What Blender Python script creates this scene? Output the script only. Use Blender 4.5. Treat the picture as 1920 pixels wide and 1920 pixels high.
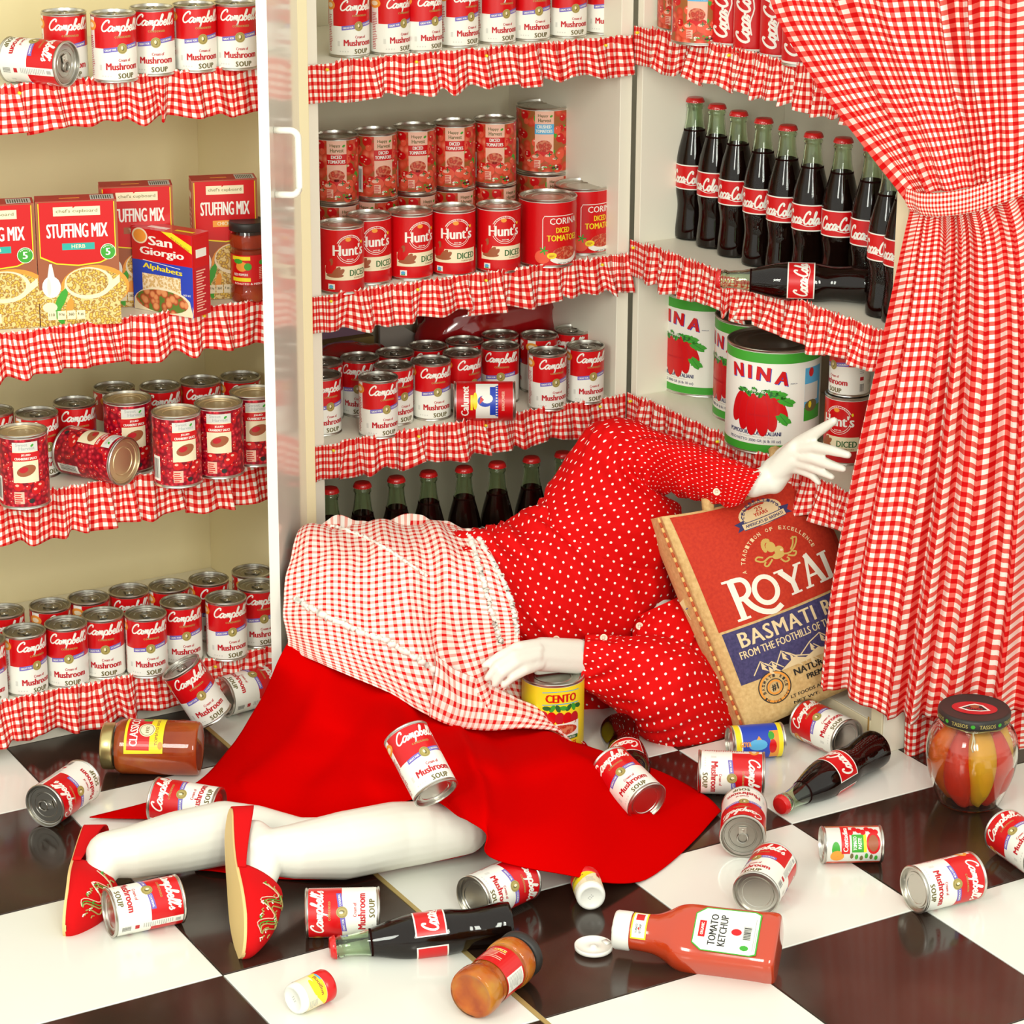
import bpy, bmesh, math, random
from mathutils import Vector, Matrix, noise
PI = math.pi
random.seed(7)
for o in list(bpy.data.objects): bpy.data.objects.remove(o)
SC = bpy.context.scene
COL = SC.collection
# ---------------------------------------------------------------- camera
F_PX, CX, CY = 4910.81, 960.0, 835.02
PITCH, ROLL, YAW = 0.30668418, 0.00506701, 0.52620363
CAM = Vector((-2.412, -3.74, 1.7085057))
sth, cth, cp, sp, cr, sr = math.sin(YAW), math.cos(YAW), math.cos(PITCH), math.sin(PITCH), math.cos(ROLL), math.sin(ROLL)
FW = Vector((sth*cp, cth*cp, -sp)); R0 = Vector((cth, -sth, 0)); U0 = R0.cross(FW)
RT = R0*cr + U0*sr; UP = U0*cr - R0*sr
cd = bpy.data.cameras.new('camera'); cam = bpy.data.objects.new('camera', cd); COL.objects.link(cam)
m = Matrix.Identity(4)
for i in range(3):
    m[i][0], m[i][1], m[i][2], m[i][3] = RT[i], UP[i], -FW[i], CAM[i]
cam.matrix_world = m
cd.sensor_width = 36; cd.lens = F_PX/1920*36; cd.shift_y = (CY-960)/1920; cd.clip_start = .05; cd.clip_end = 60
SC.camera = cam
# ---------------------------------------------------------------- world, lights, exposure
w = bpy.data.worlds.new('world'); SC.world = w; w.use_nodes = True
w.node_tree.nodes['Background'].inputs[0].default_value = (.98, .985, .885, 1)
w.node_tree.nodes['Background'].inputs[1].default_value = 1.0
def area(name, loc, target, size, power, color=(.97, .985, .88), sy=None):
    l = bpy.data.lights.new(name, 'AREA'); l.energy = power*.93; l.size = size; l.color = color
    if sy: l.shape = 'RECTANGLE'; l.size_y = sy
    o = bpy.data.objects.new(name, l); COL.objects.link(o); o.location = loc
    o.rotation_euler = (Vector(target)-Vector(loc)).to_track_quat('-Z', 'Y').to_euler()
    return o
area('key_softbox', (-3.5, -2.7, 2.15), (-.5, -.2, .4), .7, 44, sy=1.1)
area('fill_softbox', (-2.05, -3.9, 1.75), (-.5, -.1, .5), .30, 25, sy=1.3)
area('fill_softbox_2', (-1.55, -3.95, 1.75), (-.5, -.1, .5), .30, 25, sy=1.3)
SC.view_settings.view_transform = 'Standard'; SC.view_settings.look = 'None'
SC.view_settings.exposure = .22; SC.view_settings.gamma = 1; SC.view_settings.use_curve_mapping = False
# ---------------------------------------------------------------- measuring: photo pixel -> point on a real plane
def ray(px, py):
    return FW + RT*((px-CX)/F_PX) + UP*((CY-py)/F_PX)
def Zp(px, py, z):
    d = ray(px, py); return CAM + d*((z-CAM.z)/d.z)
def Yp(px, py, y):
    d = ray(px, py); return CAM + d*((y-CAM.y)/d.y)
def Xp(px, py, x):
    d = ray(px, py); return CAM + d*((x-CAM.x)/d.x)
def pt(c):
    f = {'z': Zp, 'y': Yp, 'x': Xp}[c[2]]; return f(c[0], c[1], c[3])
# ---------------------------------------------------------------- materials
MATS = {}
def mat(name, color, rough=.5, metal=0., spec=.5, coat=0., trans=0., ior=1.45, bump=None, emit=None, sss=0):
    if name in MATS: return MATS[name]
    mt = bpy.data.materials.new(name); mt.use_nodes = True
    b = mt.node_tree.nodes['Principled BSDF']
    b.inputs['Base Color'].default_value = (*color, 1); b.inputs['Roughness'].default_value = rough
    b.inputs['Metallic'].default_value = metal; b.inputs['Specular IOR Level'].default_value = spec
    b.inputs['Coat Weight'].default_value = coat; b.inputs['Coat Roughness'].default_value = .08
    b.inputs['Transmission Weight'].default_value = trans; b.inputs['IOR'].default_value = ior
    if bump:
        nt = mt.node_tree; tc = nt.nodes.new('ShaderNodeTexCoord'); n = nt.nodes.new('ShaderNodeTexNoise')
        n.inputs['Scale'].default_value = bump[0]; bp = nt.nodes.new('ShaderNodeBump'); bp.inputs['Strength'].default_value = bump[1]
        bp.inputs['Distance'].default_value = bump[2]
        nt.links.new(tc.outputs['Object'], n.inputs['Vector']); nt.links.new(n.outputs['Fac'], bp.inputs['Height'])
        nt.links.new(bp.outputs['Normal'], b.inputs['Normal'])
    MATS[name] = mt; return mt
def math_node(nt, op, a, b=None):
    n = nt.nodes.new('ShaderNodeMath'); n.operation = op
    for i, v in enumerate((a, b)):
        if v is None: continue
        if isinstance(v, (int, float)): n.inputs[i].default_value = v
        else: nt.links.new(v, n.inputs[i])
    return n.outputs[0]
def gingham(name, period, red=(.62, .003, .004), mid=(.78, .13, .10), white=(.90, .89, .80), ratio=.5):
    mt = mat(name, red, .85, spec=.15); nt = mt.node_tree; b = nt.nodes['Principled BSDF']
    uv = nt.nodes.new('ShaderNodeUVMap'); s = nt.nodes.new('ShaderNodeSeparateXYZ'); nt.links.new(uv.outputs[0], s.inputs[0])
    st = []
    for k in (0, 1):
        f = math_node(nt, 'FRACT', math_node(nt, 'MULTIPLY', s.outputs[k], 1/period))
        st.append(math_node(nt, 'LESS_THAN', f, ratio))
    v = math_node(nt, 'MULTIPLY', math_node(nt, 'ADD', st[0], st[1]), .5)
    r = nt.nodes.new('ShaderNodeValToRGB'); r.color_ramp.interpolation = 'CONSTANT'
    r.color_ramp.elements[0].color = (*white, 1); r.color_ramp.elements[1].position = .75; r.color_ramp.elements[1].color = (*red, 1)
    e = r.color_ramp.elements.new(.25); e.color = (*mid, 1)
    nt.links.new(v, r.inputs[0]); nt.links.new(r.outputs[0], b.inputs['Base Color'])
    n = nt.nodes.new('ShaderNodeTexNoise'); n.inputs['Scale'].default_value = 900
    bp = nt.nodes.new('ShaderNodeBump'); bp.inputs['Strength'].default_value = .25; bp.inputs['Distance'].default_value = .0006
    nt.links.new(n.outputs['Fac'], bp.inputs['Height']); nt.links.new(bp.outputs['Normal'], b.inputs['Normal'])
    return mt
def dotted(name, base=(.66, .001, .001)):
    mt = mat(name, base, .8, spec=.2); nt = mt.node_tree; b = nt.nodes['Principled BSDF']
    uv = nt.nodes.new('ShaderNodeUVMap'); s = nt.nodes.new('ShaderNodeSeparateXYZ'); nt.links.new(uv.outputs[0], s.inputs[0])
    p = .0215
    v = math_node(nt, 'MULTIPLY', s.outputs[1], 2/p)
    row = math_node(nt, 'MODULO', math_node(nt, 'FLOOR', v), 2)
    u = math_node(nt, 'ADD', math_node(nt, 'MULTIPLY', s.outputs[0], 1/p), math_node(nt, 'MULTIPLY', row, .5))
    du = math_node(nt, 'MULTIPLY', math_node(nt, 'SUBTRACT', math_node(nt, 'FRACT', u), .5), p)
    dv = math_node(nt, 'MULTIPLY', math_node(nt, 'SUBTRACT', math_node(nt, 'FRACT', v), .5), p/2)
    d = math_node(nt, 'SQRT', math_node(nt, 'ADD', math_node(nt, 'MULTIPLY', du, du), math_node(nt, 'MULTIPLY', dv, dv)))
    k = math_node(nt, 'LESS_THAN', d, .00195)
    mx = nt.nodes.new('ShaderNodeMix'); mx.data_type = 'RGBA'; nt.links.new(k, mx.inputs[0])
    mx.inputs[6].default_value = (*base, 1); mx.inputs[7].default_value = (.92, .88, .8, 1)
    nt.links.new(mx.outputs[2], b.inputs['Base Color'])
    return mt
def blotch(name, stops, scale, rough=.5, vor=False, coat=0, detail=4, bump=0, coord='Object'):
    mt = mat(name, stops[0][1], rough, coat=coat); nt = mt.node_tree; b = nt.nodes['Principled BSDF']
    tc = nt.nodes.new('ShaderNodeTexCoord')
    if vor:
        n = nt.nodes.new('ShaderNodeTexVoronoi'); out = n.outputs['Distance']
    else:
        n = nt.nodes.new('ShaderNodeTexNoise'); n.inputs['Detail'].default_value = detail; out = n.outputs['Fac']
    n.inputs['Scale'].default_value = scale; nt.links.new(tc.outputs[coord], n.inputs['Vector'])
    r = nt.nodes.new('ShaderNodeValToRGB'); els = r.color_ramp.elements
    els[0].position, els[0].color = stops[0][0], (*stops[0][1], 1); els[1].position, els[1].color = stops[-1][0], (*stops[-1][1], 1)
    for p_, c_ in stops[1:-1]:
        e = els.new(p_); e.color = (*c_, 1)
    nt.links.new(out, r.inputs[0]); nt.links.new(r.outputs[0], b.inputs['Base Color'])
    if bump:
        bp = nt.nodes.new('ShaderNodeBump'); bp.inputs['Strength'].default_value = .4; bp.inputs['Distance'].default_value = bump
        nt.links.new(out, bp.inputs['Height']); nt.links.new(bp.outputs['Normal'], b.inputs['Normal'])
    return mt
SILVER = mat('tinplate', (.62, .60, .55), .28, 1.0)
DKSILVER = mat('can_lid_steel', (.42, .40, .36), .3, 1.0)
GOLDLID = mat('gold_lacquer_lid', (.78, .62, .36), .38, .85)
BROWNLID = mat('brown_lacquer_lid', (.12, .08, .06), .35, .7)
RED = mat('print_red', (.62, .003, .006), .32, coat=.2)
DRED = mat('print_dark_red', (.52, .01, .02), .35)
WHITE = mat('print_white', (.88, .87, .80), .32, coat=.2)
CREAMP = mat('print_cream', (.86, .76, .52), .4)
GOLDP = mat('print_gold', (.42, .33, .10), .4)
ORANGE = mat('print_orange', (.85, .32, .04), .4)
PURPLE = mat('print_violet', (.17, .13, .50), .4)
BLUE = mat('print_blue', (.02, .06, .48), .35)
SKYB = mat('print_sky', (.10, .42, .72), .4)
TEAL = mat('print_teal', (.03, .42, .36), .4)
GREEN = mat('print_green', (.05, .36, .03), .4)
DGREEN = mat('print_dark_green', (.02, .13, .03), .4)
BLACK = mat('print_black', (.025, .022, .02), .45)
NAVY = mat('print_navy', (.035, .035, .13), .7)
GREY = mat('print_grey', (.45, .45, .43), .5)
LGREY = mat('print_light_grey', (.68, .67, .62), .5)
YELLOW = mat('print_yellow', (.90, .72, .02), .35)
PINKP = mat('print_peach', (.88, .50, .38), .4)
OLIVE = mat('print_olive', (.16, .13, .04), .4)
BROWNP = mat('print_brown', (.35, .10, .04), .4)
TOMATO = blotch('print_tomatoes', [(.0, (.85, .30, .18)), (.3, (.75, .10, .05)), (.5, (.60, .05, .02)), (.66, (.35, .12, .03))], 60, .35, vor=True)
BERRY = blotch('print_berries', [(.0, (.85, .22, .20)), (.22, (.62, .01, .03)), (.6, (.22, .0, .01))], 130, .3, vor=True)
STUFF = blotch('print_stuffing', [(.0, (.85, .62, .14)), (.35, (.72, .46, .06)), (.52, (.30, .12, .02)), (.7, (.80, .62, .25))], 210, .4, vor=True)
DICEDP = blotch('print_diced', [(.0, (.75, .12, .05)), (.4, (.45, .02, .01)), (.7, (.65, .2, .1))], 160, .4, vor=True)
PASTA = blotch('print_pasta', [(.0, (.82, .60, .28)), (.4, (.62, .38, .12)), (.7, (.9, .75, .5))], 260, .5, vor=True)
SOUPP = blotch('print_soup', [(.0, (.78, .32, .14)), (.4, (.70, .28, .10)), (.6, (.4, .05, .02)), (.75, (.1, .2, .03))], 90, .4, vor=True)
GING = gingham('gingham_cotton', .0127)
GINGS = gingham('small_gingham_cotton', .0064, mid=(.87, .25, .19))
GINGA = gingham('apron_gingham', .0118, red=(.66, .012, .012), mid=(.86, .42, .35), white=(.92, .87, .80), ratio=.42)
DOTS = dotted('dotted_red_cotton')
SKIRT = mat('red_skirt_cloth', (.56, .0004, .0004), 1., spec=.01)
MANN = mat('white_mannequin_gloss', (.82, .82, .73), .42, coat=.15)
CAB = mat('cream_cabinet_paint', (.86, .815, .69), .42, bump=(40, .1, .0005))
CABB = mat('yellowed_back_board', (.88, .775, .49), .5, bump=(30, .1, .0005))
CABM = mat('cream_back_board', (.78, .74, .56), .5)
DOORM = mat('white_gloss_door', (.84, .80, .70), .14, coat=.4)
EDGEM = mat('white_door_edge', (.90, .88, .80), .35)
GAPM = mat('tan_filler', (.42, .31, .17), .6)
BEIGE = mat('beige_wood_strip', (.78, .69, .48), .5)
# ---------------------------------------------------------------- mesh helpers
def link(o, parent=None):
    COL.objects.link(o)
    if parent: o.parent = parent
    return o
def mobj(name, V, F, mats, parent=None, smooth=False, midx=None, uv=None, data=None):
    if data is None:
        me = bpy.data.meshes.new(name); me.from_pydata([tuple(v) for v in V], [], F)
        for q in (mats if isinstance(mats, (list, tuple)) else [mats]): me.materials.append(q)
        if midx: me.polygons.foreach_set('material_index', midx)
        if smooth: me.polygons.foreach_set('use_smooth', [True]*len(me.polygons))
        if uv:
            ul = me.uv_layers.new(name='UVMap')
            ul.data.foreach_set('uv', [c for p in me.polygons for vi in p.vertices for c in uv[vi]])
        me.update()
    else: me = data
    return link(bpy.data.objects.new(name, me), parent)
def empty(name, mw=None, parent=None):
    o = bpy.data.objects.new(name, None); o.empty_display_size = .02; link(o, parent)
    if mw is not None: o.matrix_world = mw
    return o
def tag(o, label, cat=None, group=None, kind=None):
    if label: o['label'] = label
    if cat: o['category'] = cat
    if group: o['group'] = group
    if kind: o['kind'] = kind
    return o
class MB:
    def __init__(s): s.V, s.F, s.M, s.mats = [], [], [], []
    def mi(s, m):
        if m not in s.mats: s.mats.append(m)
        return s.mats.index(m)
    def add(s, V, F, m):
        k = len(s.V); s.V += [Vector(v) for v in V]; s.F += [tuple(i+k for i in f) for f in F]; s.M += [s.mi(m)]*len(F); return s
    def box(s, a, b, m, M=None):
        x0, y0, z0 = a; x1, y1, z1 = b
        V = [Vector(v) for v in ((x0,y0,z0),(x1,y0,z0),(x1,y1,z0),(x0,y1,z0),(x0,y0,z1),(x1,y0,z1),(x1,y1,z1),(x0,y1,z1))]
        if M: V = [M @ v for v in V]
        return s.add(V, [(0,3,2,1),(4,5,6,7),(0,1,5,4),(1,2,6,5),(2,3,7,6),(3,0,4,7)], m)
    def lathe(s, prof, m, n=40, M=None):
        V, F = [], []
        for r, z in prof:
            for k in range(n):
                a = 2*PI*k/n; V.append(Vector((r*math.cos(a), r*math.sin(a), z)))
        for i in range(len(prof)-1):
            for k in range(n):
                F.append((i*n+k, i*n+(k+1) % n, (i+1)*n+(k+1) % n, (i+1)*n+k))
        if M: V = [M @ v for v in V]
        return s.add(V, F, m)
    def tube(s, pts, r, m, n=8, closed=False, ends=True):
        pts = [Vector(p) for p in pts]; V, F = [], []
        rr = r if isinstance(r, (list, tuple)) else [r]*len(pts)
        up = Vector((.13, .21, .97)).normalized(); N = len(pts)
        for i, p in enumerate(pts):
            if closed: t = pts[(i+1) % N]-pts[i-1]
            else: t = pts[min(i+1, N-1)]-pts[max(i-1, 0)]
            if t.length < 1e-9: t = Vector((0, 0, 1))
            t.normalize(); a = t.cross(up)
            if a.length < .05: a = t.cross(Vector((1, 0, 0)))
            a.normalize(); b = t.cross(a)
            for k in range(n):
                an = 2*PI*k/n; V.append(p+a*(rr[i]*math.cos(an))+b*(rr[i]*math.sin(an)))
        for i in range(N if closed else N-1):
            j = (i+1) % N
            for k in range(n): F.append((i*n+k, i*n+(k+1) % n, j*n+(k+1) % n, j*n+k))
        if ends and not closed: F += [tuple(range(n-1, -1, -1)), tuple(range((N-1)*n, N*n))]
        return s.add(V, F, m)
    def capsule(s, p0, r0, p1, r1, m, n=22, sq=1, nrm=None):
        p0, p1 = Vector(p0), Vector(p1); t = p1-p0; L = t.length
        t = t/L if L > 1e-6 else Vector((0, 0, 1))
        a = nrm - t*nrm.dot(t) if nrm is not None else t.cross(Vector((.1, .3, .95)))
        if a.length < .05: a = t.cross(Vector((1, 0, 0)))
        a.normalize(); b = t.cross(a); V, F = [], []; rings = []
        for i in range(5):
            f = -PI/2+PI/2*(i+.02)/4.02; rings.append((p0+t*(r0*math.sin(f)), r0*math.cos(f)))
        for i in range(5):
            f = PI/2*i/4.02; rings.append((p1+t*(r1*math.sin(f)), r1*math.cos(f)))
        for c, r in rings:
            for k in range(n):
                an = 2*PI*k/n; V.append(c+a*(r*sq*math.cos(an))+b*(r*math.sin(an)))
        for i in range(9):
            for k in range(n): F.append((i*n+k, (i+1)*n+k, (i+1)*n+(k+1) % n, i*n+(k+1) % n))
        F += [tuple(range(n)), tuple(range(10*n-1, 9*n-1, -1))]
        return s.add(V, F, m)
    def build(s, name, parent=None, smooth=False):
        return mobj(name, s.V, s.F, s.mats, parent, smooth, s.M)
def cr(p0, p1, p2, p3, t):
    return .5*((2*p1)+(-p0+p2)*t+(2*p0-5*p1+4*p2-p3)*t*t+(-p0+3*p1-3*p2+p3)*t**3)
def spline(P, n):
    out = []; N = len(P)-1
    for i in range(n+1):
        f = i/n*N; k = min(int(f), N-1); t = f-k
        out.append(cr(P[max(k-1, 0)], P[k], P[k+1], P[min(k+2, N)], t))
    return out
def net(ctrl, nu, nv):
    rows = [spline(r, nu) for r in ctrl]
    cols = [spline([rows[j][i] for j in range(len(rows))], nv) for i in range(nu+1)]
    return [[cols[i][j] for i in range(nu+1)] for j in range(nv+1)]   # [v][u]
def cloth(name, G, material, parent, disp=None, thick=.0015, uvscale=None, flip=False):
    nv, nu = len(G)-1, len(G[0])-1
    N = [[None]*(nu+1) for _ in range(nv+1)]
    for j in range(nv+1):
        for i in range(nu+1):
            a = G[j][min(i+1, nu)]-G[j][max(i-1, 0)]; b = G[min(j+1, nv)][i]-G[max(j-1, 0)][i]
            n = a.cross(b)
            if n.length < 1e-9: n = Vector((0, 0, 1))
            n.normalize()
            if n.dot(CAM-G[j][i]) < 0 and not flip: n = -n
            N[j][i] = n
    # cloth lengths before pleating
    W = sum((G[j][i+1]-G[j][i]).length for j in range(nv+1) for i in range(nu))/(nv+1)
    H = sum((G[j+1][i]-G[j][i]).length for j in range(nv) for i in range(nu+1))/(nu+1)
    if uvscale: W, H = W*uvscale[0], H*uvscale[1]
    V, UV = [], []
    for j in range(nv+1):
        for i in range(nu+1):
            d = disp(i/nu, j/nv, G[j][i]) if disp else 0
            V.append(G[j][i]+N[j][i]*d); UV.append((i/nu*W+.5, j/nv*H+.5))
    F = [(j*(nu+1)+i, j*(nu+1)+i+1, (j+1)*(nu+1)+i+1, (j+1)*(nu+1)+i) for j in range(nv) for i in range(nu)]
    o = mobj(name, V, F, material, parent, True, uv=UV)
    if thick:
        md = o.modifiers.new('thickness', 'SOLIDIFY'); md.thickness = thick; md.offset = 0
    return o
# ---------------------------------------------------------------- flat print (lettering and marks laid on a surface)
TXT = {}
def text_mesh(s, bold=0., shear=0., space=1.):
    key = (s, bold, shear, space)
    if key in TXT: return TXT[key]
    cu = bpy.data.curves.new('t', 'FONT'); cu.body = s; cu.size = 1; cu.offset = bold; cu.shear = shear; cu.resolution_u = 2
    cu.align_x = 'CENTER'; cu.space_character = space
    o = bpy.data.objects.new('t', cu); COL.objects.link(o); bpy.context.view_layer.update()
    me = o.evaluated_get(bpy.context.evaluated_depsgraph_get()).to_mesh()
    V = [(v.co.x, v.co.y) for v in me.vertices]; F = [tuple(p.vertices) for p in me.polygons]
    bpy.data.objects.remove(o); bpy.data.curves.remove(cu)
    x0, x1 = min(v[0] for v in V), max(v[0] for v in V); y0, y1 = min(v[1] for v in V), max(v[1] for v in V)
    V = [((x-(x0+x1)/2)/(x1-x0), (y-y0)/(y1-y0)) for x, y in V]
    TXT[key] = (V, F); return TXT[key]
class Print:
    def __init__(s): s.it = []          # (verts2d, faces, mat, layer)
    def poly(s, P, m, L=1):
        if len(P) > 4:
            from mathutils.geometry import tessellate_polygon
            F = [tuple(t) for t in tessellate_polygon([[Vector((p[0], p[1], 0)) for p in P]])]
        else: F = [tuple(range(len(P)))]
        s.it.append((list(P), F, m, L)); return s
    def rect(s, x0, y0, x1, y1, m, L=1): return s.poly([(x0, y0), (x1, y0), (x1, y1), (x0, y1)], m, L)
    def ell(s, cx, cy, rx, ry, m, L=1, n=20, rot=0):
        c, q = math.cos(rot), math.sin(rot); P = []
        for k in range(n):
            a = 2*PI*k/n; x, y = rx*math.cos(a), ry*math.sin(a); P.append((cx+x*c-y*q, cy+x*q+y*c))
        s.it.append((P, [tuple(range(n))], m, L)); return s
    def ring(s, cx, cy, r, w, m, L=1, a0=0, a1=360, n=28, ry=None):
        ry = ry or r
        return s.stroke([(cx+r*math.cos(math.radians(a0+(a1-a0)*k/n)), cy+ry*math.sin(math.radians(a0+(a1-a0)*k/n))) for k in range(n+1)], w, m, L, smooth=0)
    def stroke(s, P, w, m, L=1, smooth=3):
        if smooth: P = [tuple(v) for v in spline([Vector((p[0], p[1])) for p in P], (len(P)-1)*smooth)]
        V, F = [], []; N = len(P)
        for i, p in enumerate(P):
            a, b = P[max(i-1, 0)], P[min(i+1, N-1)]; dx, dy = b[0]-a[0], b[1]-a[1]; l = math.hypot(dx, dy) or 1
            V += [(p[0]-dy/l*w/2, p[1]+dx/l*w/2), (p[0]+dy/l*w/2, p[1]-dx/l*w/2)]
        for i in range(N-1): F.append((2*i, 2*i+1, 2*i+3, 2*i+2))
        s.it.append((V, F, m, L)); return s
    def text(s, t, cx, y, w, h, m, L=2, bold=.02, shear=0, arc=0, rot=0, space=1.):
        V, F = text_mesh(t, 0, shear, space); c, q = math.cos(rot), math.sin(rot)
        sh = min(bold*h*1.7, .085*w/max(1, len(t))); 
        for k, dx in enumerate((-sh, 0, sh) if bold > .004 else (0,)):       # bold: the strokes doubled side by side
            P = []
            for a, b in V:
                x, yy = a*(w-2*abs(dx))+dx, b*h+arc*(a*a*4)
                P.append((cx+x*c-yy*q, y+x*q+yy*c))
            s.it.append((P, F, m, L+.15*k))
        return s
    def arctext(s, t, cx, cy, r, a0, a1, h, m, L=2, bold=.02):
        n = len(t)
        for k, ch in enumerate(t):
            if ch == ' ': continue
            a = math.radians(a0+(a1-a0)*(k+.5)/n); V, F = text_mesh(ch, bold)
            cw = abs(math.radians(a1-a0))*r/n*.72; ta = a-PI/2; P = []
            for x, y in V:
                x, y = x*cw, y*h; P.append((cx+r*math.cos(a)+x*math.cos(ta)-y*math.sin(ta), cy+r*math.sin(a)+x*math.sin(ta)+y*math.cos(ta)))
            s.it.append((P, F, m, L))
        return s
    def lines(s, x0, x1, y0, y1, n, m, L=2, fill=.45, seed=1):
        rd = random.Random(seed); d = (y1-y0)/n
        for k in range(n):
            s.rect(x0, y0+k*d, x0+(x1-x0)*rd.uniform(.6, 1), y0+k*d+d*fill, m, L)
        return s
    def bars(s, x0, y0, x1, y1, n=12, L=3, seed=3):
        rd = random.Random(seed); s.rect(x0, y0, x1, y1, WHITE, L-1); x = x0+(x1-x0)*.05; d = (x1-x0)*.9/n
        for k in range(n): s.rect(x+k*d, y0*.9+y1*.1, x+k*d+d*rd.uniform(.25, .7), y0*.1+y1*.9, BLACK, L)
        return s
    def emit(s, mb, fn, lay=.00013, step=0, stepy=0):
        for V, F, m, L in s.it:
            if step:
                bm = bmesh.new(); vs = [bm.verts.new((x, y, 0)) for x, y in V]
                for f in F:
                    try: bm.faces.new([vs[i] for i in f])
                    except ValueError: pass
                xs = [v[0] for v in V]; k = math.floor(min(xs)/step)+1
                while k*step < max(xs):
                    bmesh.ops.bisect_plane(bm, geom=bm.verts[:]+bm.edges[:]+bm.faces[:], plane_co=(k*step, 0, 0), plane_no=(1, 0, 0), dist=1e-6)
                    k += 1
                ys = [v[1] for v in V]; k = math.floor(min(ys)/stepy)+1 if stepy else 0
                while stepy and k*stepy < max(ys):
                    bmesh.ops.bisect_plane(bm, geom=bm.verts[:]+bm.edges[:]+bm.faces[:], plane_co=(0, k*stepy, 0), plane_no=(0, 1, 0), dist=1e-6)
                    k += 1
                bm.verts.index_update(); V2 = [(v.co.x, v.co.y) for v in bm.verts]; F2 = [tuple(v.index for v in f.verts) for f in bm.faces]; bm.free()
            else: V2, F2 = V, F
            mb.add([fn(x, y, L*lay) for x, y in V2], F2, m)
def cylmap(R): return lambda x, y, d: Vector(((R+d)*math.sin(x/R), -(R+d)*math.cos(x/R), y))
GL = {
 'C': ([(1.45,1.55),(1.5,1.95),(1.15,2.1),(.6,1.75),(.22,1.1),(.2,.45),(.6,.02),(1.15,.12),(1.6,.5)], 1.5),
 'a': ([(1.0,.85),(.6,1.0),(.15,.6),(.2,.08),(.6,.1),(.95,.6),(1.05,.95),(.95,.25),(1.2,.05),(1.45,.4)], 1.3),
 'm': ([(0,.6),(.2,.95),(.15,0),(.3,.7),(.6,1),(.6,0),(.75,.7),(1.05,1),(1.05,.2),(1.25,.05),(1.5,.4)], 1.4),
 'p': ([(0,.5),(.25,1.05),(-.05,-.95),(.2,.7),(.6,1),(.9,.6),(.65,.05),(.3,.15),(.9,.05),(1.15,.4)], 1.05),
 'b': ([(0,.3),(.55,1.5),(.6,2.05),(.35,1.95),(.15,.4),(.4,0),(.8,.35),(.7,.85),(.4,.7),(1.0,.6)], .95),
 'e': ([(0,.4),(.6,.55),(.65,.95),(.3,.95),(.1,.4),(.4,0),(.75,.12),(1.0,.45)], .9),
 'l': ([(0,.3),(.5,1.4),(.6,2.05),(.35,1.95),(.15,.4),(.35,0),(.7,.4)], .62),
 's': ([(0,.3),(.45,.95),(.4,.6),(.65,.3),(.4,0),(.1,.08)], .7),
 "'": ([(.25,1.6),(.4,2.05)], .3),
 'o': ([(.6,1),(.15,.65),(.2,.1),(.6,.02),(.95,.5),(.6,1),(.8,.8),(1.2,.8)], 1.1),
 'c': ([(.95,.8),(.6,1),(.15,.6),(.2,.1),(.65,.02),(1.1,.4)], 1.0),
 '-': ([(.0,.6),(.5,.65)], .55)}
def script(pr, word, cx, y, w, h, m, L=2, wt=.26, slant=.25):
    x = 0; S = []
    for ch in word:
        g, adv = GL[ch]; S.append([(x+a+slant*b, b) for a, b in g]); x += adv
    for P in S:
        pr.stroke([(cx-w/2+a/x*w, y+b/2.1*h) for a, b in P], wt*h/2.1*1.0, m, L, smooth=2)
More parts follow.
